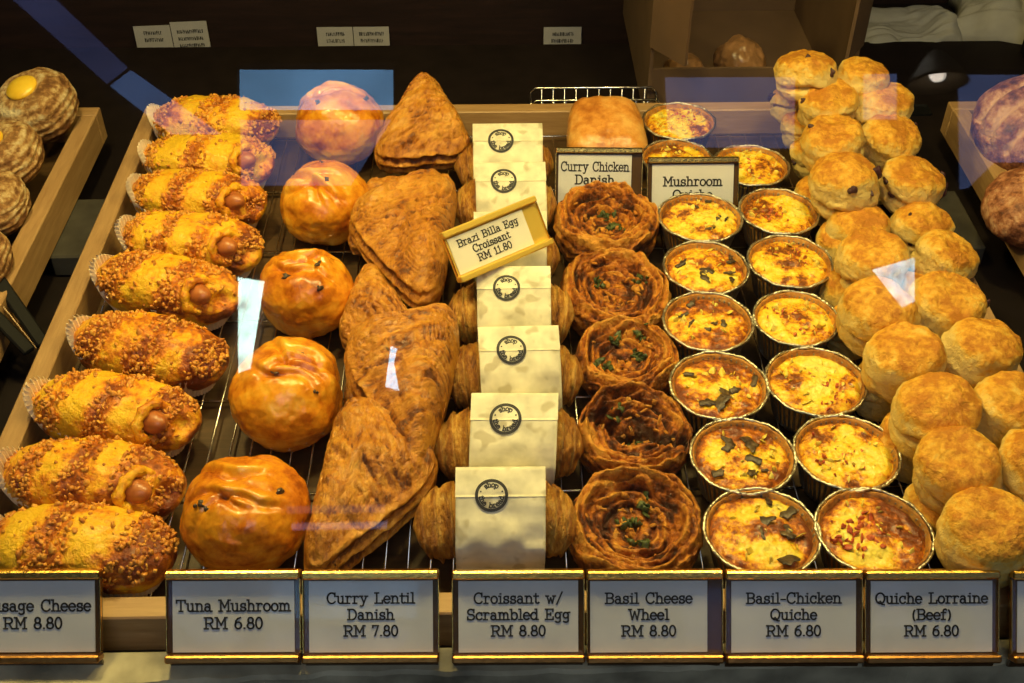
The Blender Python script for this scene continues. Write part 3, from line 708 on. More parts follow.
    def ring_text(txt, amid, flip):
        h_ = r*.30; adv = [(G[c][0]+.06)*h_*1.15 for c in txt]; tot = sum(adv); rr_ = r*.50 if not flip else r*.76; pos = -tot/2
        for c, ad in zip(txt, adv):
            for ln_ in G[c][1]:
                for q_ in stroke_quads(ln_, .22):
                    pl = []
                    for gx, gy in q_:
                        along = pos+gx*h_*1.15; rad = rr_+gy*h_ if not flip else rr_-gy*h_
                        th_ = amid-along/(r*.68) if not flip else amid+along/(r*.68)
                        pl.append((rad*math.cos(th_), rad*math.sin(th_)))
                    put(pl)
            pos += ad
    ring_text('shop', PI/2, False); ring_text('(urban-baked)' if False else 'the bread', -PI/2, True)
    for an in (R(18), R(162)):
        c_ = (r*.68*math.cos(an), r*.68*math.sin(an)); put([(c_[0]+r*.06*math.cos(q_*PI/3), c_[1]+r*.06*math.sin(q_*PI/3)) for q_ in range(6)])
    sm.build('round_stamp', M_ink, slv)
    return tag(t, label, 'croissant', 'croissants in white paper sleeves')
crs = [
 (504, 172, 96, (473, 542, 124, 165, 0.0), 'sleeved croissant farthest back in the row'),
 (505, 214, 100, (475, 545, 163, 212, .02), 'sleeved croissant right behind the tilted brass price card'),
 (506, 262, 104, (474, 546, 212, 265, 0), 'croissant whose paper sleeve is mostly covered by the tilted brass card'),
 (510, 316, 124, (477, 550, 267, 328, 0), 'sleeved croissant just in front of the tilted brass price card'),
 (514, 378, 134, (478, 558, 327, 395, .04), 'sleeved croissant third from the front, sleeve skewed to the right'),
 (508, 450, 146, (472, 558, 394, 480, -.05), 'sleeved croissant second from the front, greasy spots on its sleeve'),
 (496, 540, 160, (456, 545, 468, 568, -.01), 'front croissant with the largest sleeve, dented by a fold below the stamp')]
for i, (cx, cy, w, sl, lab) in enumerate(crs): croissant(cx, cy, w, 40+i, lab, sl, lift=.0)

# tilted card on the croissants
a = on_z(458, 279, .090); b = on_z(550, 240, .090); an = math.atan2(b[1]-a[1], b[0]-a[0]); mid = (a+b)/2
hh = .041
price_card(mid, (R(-50), 0, 0), float(np.linalg.norm(b-a)), hh, ['Brazi Billa Egg', 'Croissant', 'RM 11.80'],
  'tilted brass price card reading Brazi Billa Egg Croissant, lying on the sleeves', th=.0061, lh=1.45, card=M_card_w, group=None, cw=float(np.linalg.norm(b-a))-.020, dxc=-.0065, side=M_gold, rail=M_gold)
oc = bpy.data.objects[[o.name for o in bpy.data.objects if o.name.startswith('price_card_holder')][-1]]
for o in bpy.data.objects:
    if o.get('label', '').startswith('tilted brass'): oc = o
oc.matrix_world = Matrix.Translation(Vector(mid)) @ Matrix.Rotation(an, 4, 'Z') @ Matrix.Rotation(R(-38), 4, 'X')

# basil cheese wheels
def wheel(cx, cy, wpx, seed, label, tilt=(0, 0), h=.036, broken=False, herbs=(), rot=0, lift=0):
    p = on_z(cx, cy, ZR+h*.8+lift); W = wpx*1.05*depth(p)/F; nr, na = 118, 240; Rm = W/2
    V = []; bk = []
    rs = np.r_[np.linspace(.01, 1, 96), np.ones(22)]
    A = np.linspace(0, 2*PI, na, endpoint=False)
    pts = []
    for k in range(nr):
        top = k < 96; u = rs[k]; f = 0 if top else (k-95)/22.
        for a_ in A:
            sp = u*3.4-a_/(2*PI)*1.0+.06*math.sin(a_*3+seed); fr = sp-math.floor(sp)
            ridge = math.sin(fr*PI)**.7+.42*math.sin(u*46+2.2*math.sin(a_*2+seed)+1.5*math.sin(a_*5+u*6))*(u > .35)
            if top:
                z = h*(.58+.30*math.exp(-((u-.84)/.17)**2)-.16*math.exp(-(u/.33)**2)) + .0062*ridge*(.35+.65*u)
                if u > .93: z -= (u-.93)/.07*.004
                r = Rm*u
                b = .30+.5*(1-ridge)-.30*math.exp(-((u-.86)/.16)**2)+.28*math.exp(-(u/.5)**2)
            else:
                r = Rm*(1+.012*math.sin(f*16+a_)+.02*math.sin(f*PI)-.10*f**2); z = (h*.62+.002*ridge)*(1-f)
                z = (h*(.58+.30*math.exp(-((1-.84)/.17)**2))+.0062*ridge-.004)*(1-f)+.001*f
                b = .45+.25*math.sin(f*18+2*math.sin(a_*2))
            pts.append((r*math.cos(a_), r*math.sin(a_), z)); bk.append(b)
    V = np.array(pts); u_ = np.hypot(V[:, 0], V[:, 1])/Rm
    rough = np.clip(u_*1.3, .4, 1)
    V[:, 2] += (.0062*fbm(V, 50, seed)+.0034*fbm(V, 150, seed+3))*rough*(V[:, 2] > .006)
    g = 1+.055*fbm(V, 40, seed+6)+.035*fbm(V, 130, seed+8)*(u_ > .8); V[:, 0] *= g; V[:, 1] *= g
    if broken:     # two lobes pulled apart with a dark cleft
        c = V[:, 1]*.9+V[:, 0]*.35-.004*np.sin(V[:, 0]*200); cl = np.exp(-(c/.006)**2)*(u_ < .95)
        V[:, 2] -= cl*.016; bk = np.array(bk)+cl*.8
        V[:, 2] += .010*np.exp(-(((V[:, 0]-.018)/.022)**2+((V[:, 1]+.018)/.02)**2)) + .008*np.exp(-(((V[:, 0]+.005)/.035)**2+((V[:, 1]-.026)/.012)**2))
    bk = np.array(bk)+.12+.6*fbm(V, 70, seed+5)
    V[:, 2] = np.maximum(V[:, 2], .0005)
    Fc = grid_faces(nr, na, wrap_v=True); V = np.r_[V, [[0, 0, float(V[:na, 2].mean())]]]; bk = np.r_[bk, .6]
    Fc += [(len(V)-1, j, (j+1) % na) for j in range(na)]+[tuple((nr-1)*na+j for j in range(na-1, -1, -1))]
    t = mesh_obj('basil_cheese_wheel', V, Fc, P_wheel, None, True, bk, loc=(p[0], p[1], ZR+lift+.001), rot=(R(tilt[0]), R(tilt[1]), R(rot)))
    rnd = random.Random(seed)
    # melted cheese bits
    idx = [i for i in range(len(u_)) if .05 < u_[i] < .72]
    lumps([V[i] for i in rnd.sample(idx, 46)], .0026, rnd, P_wheel, 'cheese_bits', t, flat=.6)
    V = V+np.array([0, 0, .0003])
    hp = []
    for (hx, hy, n_) in herbs:
        for _ in range(n_):
            x, y = hx*Rm+rnd.gauss(0, .0035), hy*Rm+rnd.gauss(0, .003)
            i = int(np.argmin((V[:96*na, 0]-x)**2+(V[:96*na, 1]-y)**2)); hp.append(V[i]+np.array([0, 0, .0012]))
    lumps(hp, .0026, rnd, P_herb, 'basil_leaves', t, flat=.55)
    return tag(t, label, 'pastry', 'basil cheese wheels')
wheel(606, 216, 98, 51, 'roundest basil cheese wheel at the back with a dark green leaf cluster', (4, 0), herbs=((.05, .30, 12), (.15, 0, 16)), h=.045)
wheel(614, 287, 106, 52, 'basil cheese wheel second from the back', (6, 3), herbs=((-.3, .25, 10), (.45, .3, 10)))
wheel(627, 352, 98, 53, 'basil cheese wheel in the middle, most covered in basil', (6, 0), herbs=((-.2, .45, 14), (.25, .1, 16), (-.5, -.2, 12), (.3, .5, 8)))
wheel(632, 428, 108, 55, 'broken basil cheese wheel pulled into two lobes, second from the front', (6, 4), broken=True, herbs=((0, 0, 10), (-.3, .4, 6)))
wheel(636, 518, 128, 56, 'basil cheese wheel nearest the front with a deep spiral centre', (8, -3), herbs=((-.1, .1, 10), (.1, -.25, 14), (.2, .35, 8)), h=.040)

# ----- quiches
def quiche(cx, cy, wpx, seed, kind, label, dz=0):
    H_ = .036; z = ZR+H_; p = on_z(cx, cy, z); Rm = wpx*depth(p)/F/2
    t = empty('quiche', (p[0], p[1], ZR))
    rnd = random.Random(seed); na = 192; A = np.linspace(0, 2*PI, na, endpoint=False)
    rc_, rw = 1+.012*np.sin(A*2+seed), np.where(np.arange(na) % 4 < 2, 1, -1)
    prof = [(.70, 0, .3), (.72, .0015, .5), (.90, H_*.93, 1.), (.935, H_*.97, .4)]
    V = [];  
    for (r, zz, fl) in prof:
        rr = Rm*(r*rc_)+rw*.0011*fl; V.append(np.c_[rr*np.cos(A), rr*np.sin(A), np.full(na, zz)])
    for (r, zz, fl) in [(.915, H_*.965, .2), (.875, H_*.90, .3), (.69, .003, .3)]:
        rr = Rm*(r*rc_)+rw*.0006*fl; V.append(np.c_[rr*np.cos(A), rr*np.sin(A), np.full(na, zz)])
    Vv_ = np.concatenate(V); n_ = len(V)
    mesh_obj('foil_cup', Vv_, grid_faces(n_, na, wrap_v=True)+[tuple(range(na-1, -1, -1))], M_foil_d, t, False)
    mb = MB(); pts = [(Rm*.965*(1+.012*math.sin(a_*2+seed)+.004*math.sin(a_*23))*math.cos(a_), Rm*.965*(1+.012*math.sin(a_*2+seed)+.004*math.sin(a_*23))*math.sin(a_), H_+.0006*math.sin(a_*9+seed)) for a_ in A]
    mb.tube(pts, .0016, 8, True, [.0012+.0003*math.sin(i*1.9)+.0002*math.sin(i*.7) for i in range(na)]); mb.build('foil_rim', M_foil, t, True)
    # crust ring
    V = []; bk = []
    for (r, zz) in [(.72, .004), (.895, H_*.88), (.93, H_*.975), (.925, H_*1.0), (.905, H_*.99), (.885, H_*.95), (.84, H_*.80)]:
        rr = Rm*(r*rc_)*(1+.012*fbm(np.c_[np.cos(A)*3, np.sin(A)*3, A*0+seed], 2, seed)); V.append(np.c_[rr*np.cos(A), rr*np.sin(A), zz+.0012*fbm(np.c_[np.cos(A)*4, np.sin(A)*4, A*0+r*9], 2, seed)])
        bk.append(np.full(na, .5+(r > .87)*.2))
    mesh_obj('pastry_shell', np.concatenate(V), grid_faces(7, na, wrap_v=True)+[tuple(range(na-1, -1, -1))], P_crust, t, True, np.concatenate(bk))
    # filling
    nr = 44; na2 = 120; A2 = np.linspace(0, 2*PI, na2, endpoint=False); V = []; 
    for k in range(nr):
        u = k/(nr-1); V.append(np.c_[Rm*.90*u*np.cos(A2), Rm*.90*u*np.sin(A2), np.full(na2, H_*.97-.0035*math.exp(-((u-1)/.10)**2)+.0010*math.cos(u*3))])
    V = np.concatenate(V[1:]); u_ = np.hypot(V[:, 0], V[:, 1])/(Rm*.885)
    V[:, 2] += .0028*fbm(V, 75, seed)+.0014*fbm(V, 210, seed+2)
    off = np.array([rnd.uniform(-.5, .5), rnd.uniform(-.2, .7)])*Rm
    patch = fbm(V, 50, seed+5, 2); far = np.hypot(V[:, 0]-off[0], V[:, 1]-off[1])/Rm
    bk = .36+.80*patch+.60*u_**5+.50*np.exp(-(far/.45)**2)
    V = np.r_[V, [[0, 0, H_*.97]]]; bk = np.r_[bk, .3]
    mesh_obj('egg_filling', V, grid_faces(nr-1, na2, wrap_v=True)+[(len(V)-1, j, (j+1) % na2) for j in range(na2)], P_egg_y if kind in ('plain', 'leaf') else P_egg_b, t, True, bk)
    zt = H_*.97+.0010
    if kind in ('mush', 'leaf'):
        mb = MB(); D, Fb = qsphere(5)
        for k in range(rnd.randint(6, 9) if kind == 'mush' else 5):
            a_ = rnd.uniform(0, 2*PI); rr = Rm*.72*math.sqrt(rnd.random()); s = rnd.uniform(.003, .0085) if kind == 'mush' else rnd.uniform(.002, .004)
            e = np.array(Euler((rnd.uniform(-.4, .4), rnd.uniform(-.4, .4), rnd.uniform(0, 6))).to_matrix())
            W = D*np.array([s*1.25, s*rnd.uniform(.35, .85), .0012]); W[:, 1] += 30*W[:, 0]**2; W[:, :2] *= 1+.25*np.sin(D[:, :1]*7+k); mb.add(W @ e.T+np.array([rr*math.cos(a_), rr*math.sin(a_), zt]), Fb)
        mb.build('mushroom_pieces', P_mush, t, True)
        pts = [(Rm*.7*math.sqrt(q)*math.cos(w_), Rm*.7*math.sqrt(q)*math.sin(w_), zt-.0006) for q, w_ in [(rnd.random(), rnd.uniform(0, 6.3)) for _ in range(22)]]
        lumps(pts, .0022, rnd, P_egg_y, 'cheese_bits', t, flat=.35)
    else:
        pts = [(Rm*.7*math.sqrt(q)*math.cos(w_), Rm*.7*math.sqrt(q)*math.sin(w_), zt-.0006) for q, w_ in [(rnd.random(), rnd.uniform(0, 6.3)) for _ in range(26)]]
        lumps(pts, .0024, rnd, P_egg_y, 'cheese_bits', t, flat=.35)
        cxr, cyr = (-.25, -.05) if kind == 'beef' else (rnd.uniform(-.3, .3), rnd.uniform(-.3, .3)); n_ = 46 if kind == 'beef' else 16
        pts = [(Rm*(cxr+rnd.gauss(0, .22)), Rm*(cyr+rnd.gauss(0, .24)), zt) for _ in range(n_)]
        lumps(pts, .0021 if kind == 'beef' else .0016, rnd, P_bef, 'beef_bits', t, flat=.6)
    return tag(t, label, 'quiche', 'foil cup quiches')
ql = [(679, 121, 76, 'plain', 'quiche farthest back in the left quiche row, by the tray rim'),
 (677, 158, 74, 'plain', 'quiche half hidden behind the Mushroom Quiche card'),
 (700, 217, 88, 'leaf', 'bright yellow quiche directly in front of the Mushroom Quiche card'),
 (706, 267, 90, 'mush', 'left row quiche with scattered mushroom strips, third from the Mushroom Quiche card downward'),
 (708, 321, 96, 'mush', 'left row quiche with dark mushroom pieces, fourth from the front'),
 (719, 385, 104, 'mush', 'left row quiche third from the front with wavy crust'),
 (743, 455, 110, 'mush', 'left row quiche second from the front'),
 (762, 531, 121, 'mush', 'front quiche of the left row, behind the Basil-Chicken card'),
 (751, 165, 79, 'plain', 'quiche farthest back in the right quiche row, beside the Mushroom Quiche card'),
 (779, 211, 83, 'plain', 'right row quiche second from the back with reddish flecks'),
 (790, 261, 90, 'plain', 'right row quiche third from the back'),
 (796, 318, 90, 'plain', 'middle quiche of the right row with browned bubbly top'),
 (816, 381, 106, 'plain', 'right row quiche third from the front, bright yellow with orange bits'),
 (847, 452, 110, 'plain', 'right row quiche second from the front with browned rim'),
 (874, 531, 121, 'beef', 'front quiche of the right row with red beef bits')]
ql[3] = ql[3][:4]+('left row quiche with scattered mushroom strips, fifth from the front',)
for i, (cx, cy, w, kd, lab) in enumerate(ql): quiche(cx, cy, w*.975, 70+i, kd, lab)

# ----- curry chicken danish
D, Fc = qsphere(44); V = superell(D, 2.6, 4.0)*np.array([.042, .046, .026])
V[:, 0] *= 1-.10*(V[:, 1]/.046); V += D*(.002*fbm(V, 35, 5)+.001*fbm(V, 120, 6))[:, None]; V[:, 2] += .026
p = on_z(605, 132, .045)
cdn = mesh_obj('curry_chicken_danish', V, Fc, P_glaze, None, True, .5+.4*fbm(V, 30, 9), loc=(p[0], p[1], ZR+.006), rot=(R(16), 0, 0))
tag(cdn, 'smooth glazed rectangular danish standing behind the Curry Chicken Danish card', 'pastry')

# ----- scones
def scone(cx, cy, wpx, z, seed, label, tilt=(20, 10), hf=.74, raisins=0):
    p = on_z(cx, cy, z); W = wpx*depth(p)/F; h = W*hf
    D, Fc = qsphere(30); V = superell(D, 4.2, 2.1); rho = np.hypot(V[:, 0], V[:, 1]); zz = V[:, 2].copy(); ph = np.arctan2(V[:, 1], V[:, 0])
    V = V*np.array([W/2, W/2, h/2])
    rnd = random.Random(seed); z0 = rnd.uniform(-.25, .15)+.15*np.sin(ph+seed)+.06*np.sin(3*ph+seed)
    side = np.clip((rho-.75)*5, 0, 1); cr = np.exp(-((zz-z0)/.10)**2)*side*np.clip(.6+.8*np.sin(ph*1+seed*2), 0, 1)
    out = 1+.05*np.clip(zz-z0, -.6, .6)*side*0-.22*cr+.05*np.exp(-((zz-z0-.3)/.22)**2)*side+.085*fbm(V, 34, seed)+.055*fbm(V, 120, seed+1)
    V[:, 0] *= out; V[:, 1] *= out; V[:, 2] += (.0050*fbm(V, 34, seed+3)+.0020*fbm(V, 130, seed+4)) + .0014*np.exp(-(rho/.6)**2)
    V[:, 0] += .10*V[:, 2]*math.sin(seed); 
    top = np.clip((zz-.55)*3, 0, 1); bake = .04+.72*top+.28*(zz > .2)*.4+.3*fbm(V, 45, seed+7)*top-.2*side*(zz < .4)+.25*cr
    o = mesh_obj('scone', V, Fc, P_scone, None, True, bake, loc=p, rot=(R(tilt[0]), R(tilt[1]), rnd.uniform(-.6, .6)))
    if raisins:
        pts = []
        for _ in range(raisins):
            i = rnd.randrange(len(V))
            while not (D[i, 2] > -.1 and D[i, 1] < .2): i = rnd.randrange(len(V))
            pts.append(V[i]*.985)
        lumps(pts, .0038, rnd, P_raisin, 'raisin', o, kind=None, n=4)
    return tag(o, label, 'scone', 'scones piled along the right side')
T1, T0 = .078, .037
sc = [
 (806, 77, 60, .118, (-14, -8), 2, 'bright yellow scone at the very top left of the pile'),
 (862, 82, 52, .112, (-4, 8), 0, 'pale scone at the very top right of the pile'),
 (827, 107, 56, .100, (12, -6), 1, 'pale scone just below the topmost bright yellow scone'),
 (880, 110, 60, .092, (10, 6), 0, 'smooth whitish scone second from the back in the right column'),
 (833, 146, 62, .088, (14, -10), 1, 'flattish scone third from the back in the left column'),
 (890, 142, 58, .080, (30, 4), 1, 'round cracked scone third from the back in the right column'),
 (844, 185, 70, T1, (12, -8), 3, 'large scone with dark raisin on its top, fourth in the left column'),
 (911, 184, 64, .066, (22, 8), 4, 'scone with big dark berries at its edge, right column'),
 (857, 230, 64, .050, (12, -4), 0, 'low flat scone between the raisin scone and the next in the left column'),
 (918, 228, 62, .046, (8, 6), 2, 'low scone with dark specks lying below the berry scone'),
 (871, 260, 72, T1-.010, (14, -8), 0, 'scone fifth from the front in the left column'),
 (943, 257, 66, T1-.022, (20, 18), 0, 'scone leaning over the tray rim sixth from the front on the right'),
 (876, 312, 80, T1, (24, -8), 0, 'tall cracked scone under the bright window glint, left column'),
 (942, 307, 78, T1-.012, (22, 14), 1, 'broad smooth scone right of the bright window glint'),
 (903, 358, 78, T1, (16, -6), 0, 'scone with high straight side, fourth from the front, left column'),
 (976, 351, 78, T1-.006, (24, 12), 0, 'rounded rough scone at the tray rim, fourth from the front, right column'),
 (933, 413, 86, T1, (18, -6), 0, 'flat topped scone third from the front, left column'),
 (1008, 406, 78, T1, (18, 8), 0, 'scone third from the front, right column, cut by the picture edge'),
 (957, 468, 88, T1, (26, -4), 0, 'scone second from the front, left column'),
 (1034, 468, 84, T1, (20, 8), 0, 'scone second from the front at the right picture edge'),
 (984, 532, 94, T1-.006, (24, -4), 0, 'large front scone right behind the Quiche Lorraine card'),
 (1070, 534, 90, T1-.006, (24, 8), 0, 'front scone mostly outside the right picture edge'),
 # lower layer
 (786, 103, 46, .075, (0, -10), 1, 'small lower scone at the top left, under the bright yellow one'),
 (800, 128, 52, .060, (0, -10), 0, 'lower scone under the back of the left column, second from the back'),
 (812, 158, 56, .048, (0, -8), 1, 'shaded lower scone beside the right quiche row, third from the back'),
 (816, 200, 58, T0+.003, (4, -8), 1, 'shaded lower scone left of the raisin topped scone'),
 (838, 246, 60, T0, (4, -6), 0, 'lower scone left of the low flat scone'),
 (846, 292, 66, T0, (6, -8), 0, 'lower scone beside the middle quiche of the right row'),
 (850, 330, 66, T0, (6, -8), 0, 'lower scone beneath the tall cracked scone'),
 (878, 388, 72, T0, (8, -8), 0, 'lower scone beneath the high sided scone'),
 (908, 446, 76, T0, (8, -8), 0, 'lower scone beside the second quiche from the front'),
 (928, 512, 80, T0, (8, -6), 0, 'lower scone beside the front beef quiche'),
 (915, 300, 66, T0, (0, 0), 0, 'lower scone hidden between the columns by the window glint'),
 (950, 395, 72, T0, (0, 0), 0, 'lower scone in the gap between the columns, middle'),
 (975, 440, 74, T0, (0, 0), 0, 'lower scone in the gap between the columns near the front'),
 (1010, 520, 78, T0, (0, 0), 0, 'lower scone under the two front scones'),
 (880, 180, 56, .040, (0, 0), 0, 'lower scone in the gap behind the berry scone'),
 (856, 125, 50, .060, (0, 0), 0, 'lower scone in the gap under the topmost scones'),
]
for i, (cx, cy, w, z, tl, ra_, lab) in enumerate(sc):
    if i >= 22: cx += 5; w *= .90
    if i == 31: cx += 8
    if 6 <= i < 22: cy += 6 if cy > 240 else 3; w *= .96
    scone(cx, cy, w*.97, z, 200+i, lab, (tl[0]*.55-5, tl[1]*.9), hf=.76 if w < 66 else .88, raisins=ra_)

# ----- custard cruffins in the left tray
def cruffin(cx, cy, wpx, z, seed, label, tilt, custard=True):
    p = on_z(cx, cy, z); W = wpx*depth(p)/F; h = W*.68
    D, Fc = qsphere(44); V = superell(D, 2.6, 2.1)*np.array([W/2, W/2, h/2]); zz = D[:, 2]; ph = np.arctan2(D[:, 1], D[:, 0])
    lay = np.sin(zz*22+ph*1.0+2.4*fbm(D, 2.2, seed)); V *= (1+.014*lay+.06*fbm(V, 35, seed)+.02*fbm(V, 120, seed+3))[:, None]
    if custard: V[:, 2] -= .012*np.exp(-((np.hypot(D[:, 0], D[:, 1])/.36)**4))*(zz > 0)
    bake = .55-.22*lay-.25*np.clip(zz, 0, 1)**3+.4*fbm(V, 60, seed)+.3*(zz < -.2)
    t = mesh_obj('custard_pastry', V, Fc, P_cruf, None, True, bake, loc=p, rot=(R(tilt[0]), R(tilt[1]), 0))
    if custard:
        B, Fb = qsphere(14); mesh_obj('custard', B*np.array([W*.195, W*.195, .007])+np.array([0, 0, h/2-.003]), Fb, P_cust, t, True)
    return tag(t, label, 'pastry', 'custard filled pastries in the left tray')
cruffin(36, 106, 82, .062, 301, 'topmost sugar dusted pastry with round yellow custard, left tray', (14, -14))
cruffin(4, 158, 78, .060, 302, 'second sugar dusted custard pastry, directly below the topmost', (10, -18))
cruffin(-10, 205, 76, .056, 303, 'third custard pastry in the left tray, cut by the picture edge', (10, -8))
cruffin(-28, 262, 78, .052, 304, 'lowest custard pastry, only its edge showing in the left tray', (10, -10))

# ----- loaves in the right tray
def loaf(cx, cy, w, z, seed, label, dims, rot, slash=True, mat=P_loaf):
    p = on_z(cx, cy, z); D, Fc = qsphere(40); V = superell(D, 2.4, 2.3)*np.array(dims)
    V += D*(.004*fbm(V, 25, seed)+.0016*fbm(V, 110, seed+1))[:, None]; bake = .55+.4*fbm(V, 30, seed+2)
    if slash:
        for off in (-.35, .1, .5):
            u = D[:, 1]-off+.25*D[:, 0]**2; m = np.exp(-(u/.06)**2)*(D[:, 2] > 0); V -= D*(m*.006)[:, None]; bake -= 1.0*m
    o = mesh_obj('glazed_loaf', V, Fc, mat, None, True, bake, loc=p, rot=rot); return tag(o, label, 'bread', 'loaves in the right tray')
loaf(1040, 128, 0, .062, 401, 'pale slashed loaf at the right edge, tinted purple by the reflection', (.068, .062, .046), (R(10), 0, .2))
loaf(1056, 208, 0, .050, 402, 'rough dark brown loaf at the right edge, below the slashed one', (.070, .050, .034), (R(6), 0, .1), slash=False)

# ----- tongs by the left tray
tg = empty('serving_tongs', on_z(14, 308, .03)); b = MB()
p0 = on_z(-14, 262, .052); p1 = on_z(44, 345, .012); q0 = on_z(-30, 290, .052); q1 = on_z(30, 352, .010); c0 = np.array(tg.location)
def barp(P, Q, w, t_, nm, m, par):
    P = np.array(P)-c0; Q = np.array(Q)-c0; d_ = Q-P; l = np.linalg.norm(d_); rot = Vector(d_).to_track_quat('Y', 'Z').to_matrix().to_4x4()
    mb = MB(); mb.box((-w/2, 0, -t_/2), (w/2, l, t_/2), M=Matrix.Translation(Vector(P)) @ rot, bev=.0015); mb.build(nm, m, par)
barp(p0, p1, .012, .006, 'tong_arm', M_black, tg); barp(q0, q1, .012, .006, 'tong_arm', M_black, tg)
barp((p0+q0)/2, (p1+q1)/2+np.array([0, 0, -.002]), .004, .003, 'spring_strip', M_brass_dk, tg)
tag(tg, 'black serving tongs lying in the gap left of the middle tray', 'tongs')

# ---------------------------------------------------------------- behind the trays
# chrome rack standing behind the tray
YB = TY1+.035
wr = empty('wire_basket', (on_y(590, 95, YB)[0], YB, 0)); ox, oy = wr.location.x, YB
a = on_y(531, 97, YB); b = on_y(660, 95, YB); zt = float(a[2]); mb = MB(); x0, x1 = a[0]-ox, b[0]-ox
pts = [(x0, 0, -.02), (x0, 0, zt-.006), (x0+.006, 0, zt), (x1-.006, 0, zt), (x1, 0, zt-.006), (x1, 0, -.02)]
mb.tube(pts, .0017, 8); mb.tube([(x0, 0, .0), (x1, 0, .0)], .0015, 8)
mb.tube([(x0, .030, -.02), (x0, .030, zt-.006), (x0+.006, .030, zt), (x1-.006, .030, zt), (x1, .030, zt-.006), (x1, .030, -.02)], .0017, 8)
for x in (x0, x1): mb.tube([(x, 0, zt-.006), (x, .030, zt-.006)], .0015, 8); mb.tube([(x, 0, 0), (x, .030, 0)], .0015, 8)
mb.build('basket_frame', M_chrome, wr, True)
mb = MB(); n = 11
for i in range(1, n):
    x = x0+(x1-x0)*i/n; mb.tube([(x, 0, zt), (x, 0, 0), (x, .030, 0), (x, .030, zt)], .0011, 6)
mb.build('basket_wires', M_chrome, wr, True); wr.location.z = -.005
tag(wr, 'low chrome wire basket standing behind the back rim of the middle tray', 'basket')

# cardboard box with a wrapped roll in it
YF = TY1+.07; YK = YF+.30
bl = on_y(650, 60, YF)[0]; br = on_y(858, 60, YF)[0]; cb = empty('cardboard_box', ((bl+br)/2, (YF+YK)/2, -.025)); ox, oy = cb.location.x, cb.location.y
hw = (br-bl)/2; hd = (YK-YF)/2; Z1 = .30
mb = MB(); mb.box((-hw, -hd, 0), (hw, hd, .004)); mb.build('box_floor', M_cardboard, cb)
mb = MB(); mb.box((-hw, hd-.004, .0042), (hw, hd, Z1)); mb.build('back_wall', M_cardboard, cb)
prf = [(-hd, .0042), (hd-.0045, .0042), (hd-.0045, Z1), (-hd+.10, Z1), (-hd, Z1-.09)]
for sx, nm in ((-1, 'l'), (1, 'r')):
    mb = MB(); xx = -hw if sx < 0 else hw-.004
    Mx = Matrix(((0, 0, 1, xx), (1, 0, 0, 0), (0, 1, 0, 0), (0, 0, 0, 1))); mb.poly_slab(prf, .004, Mx); mb.build('side_wall', M_cardboard, cb)
mb = MB(); mb.box((-.004, 0, 0), (0, .06, .16), M=Matrix.Translation((-hw+.001, -hd, .10)) @ Matrix.Rotation(R(35), 4, 'Z') @ Matrix.Translation((0, -.06, 0))); mb.build('front_flap', M_cardboard, cb)
mb = MB(); mb.box((0, 0, 0), (.004, .05, .16), M=Matrix.Translation((hw-.001, -hd, .10)) @ Matrix.Rotation(R(-35), 4, 'Z') @ Matrix.Translation((0, -.05, 0))); mb.build('front_flap', M_cardboard, cb)
mb = MB(); mb.box((-hw+.0042, -hd, .0042), (hw-.0042, -hd+.004, .07)); mb.build('front_wall', M_cardboard, cb)
tag(cb, 'open brown cardboard box standing behind the quiches', 'box')
p = on_z(739, 64, .010)
D, Fc = qsphere(24); V = D*np.array([.033, .032, .030]); V += D*(.005*fbm(V, 40, 5)+.002*fbm(V, 150, 6))[:, None]
o = mesh_obj('wrapped_roll', V, Fc, plain('wrapped_bread', (.34, .17, .07), .30, noise=.4, nscale=50, bump=.8, bscale=90, coat=.3), None, True, loc=p)
tag(o, 'shiny plastic wrapped bread roll inside the cardboard box', 'bread')
p = on_z(684, 70, .010); o2 = mesh_obj('wrapped_roll', V*.8, Fc, MATS['wrapped_bread'], None, True, loc=p); tag(o2, 'dim wrapped roll at the left inside the cardboard box', 'bread')
o.location.z = .012; o2.location.z = .006

# back counter and shelf with wicker baskets
YS = 1.62
mb = MB(); mb.box((-1.6, YS, -.30), (1.6, YS+.5, .045), bev=.004); o = mb.build('back_shelf', M_darkwood); tag(o, 'dark stained wooden shelf across the background, under the wicker baskets', 'shelf')
def wicker(px, w, d, h, seed, label):
    p = on_y(px, 30, YS+.16); t = empty('wicker_basket', (p[0], YS+.04+d/2, .047)); nr = 90; na = 140; V = []
    for k in range(nr):
        z = h*k/(nr-1); row = math.sin(k/nr*13*2*PI)
        for i in range(na):
            an = 2*PI*i/na; e = 2/5.
            c_, s_ = math.cos(an), math.sin(an); wv = math.sin(an*34+(int(k/nr*26) % 2)*PI)
            a_ = w/2*(1+.10*z/h)+.0035*row*1+.002*wv*abs(row); b_ = d/2*(1+.10*z/h)+.0035*row+.002*wv*abs(row)
            V.append((a_*math.copysign(abs(c_)**e, c_), b_*math.copysign(abs(s_)**e, s_), z))
    V = np.array(V)
    mesh_obj('woven_side', V, grid_faces(nr, na, wrap_v=True)+[tuple(range(na-1, -1, -1))], M_wick, t, True)
    top = [(V[(nr-1)*na+i]) for i in range(na)]; mb = MB(); mb.tube(top, .006, 8, True); mb.build('braided_rim', M_wick, t, True)
    return tag(t, label, 'basket', 'wicker baskets in the background')
M_wick = plain('dark_wicker', (.15, .09, .07), .6, noise=.4, nscale=60)
wicker(165, .26, .28, .20, 1, 'dark wicker basket in the background, farthest left')
wicker(385, .24, .28, .20, 2, 'dark wicker basket in the background, between the other two')
wicker(560, .17, .28, .20, 3, 'dark wicker basket right behind the small single price card')
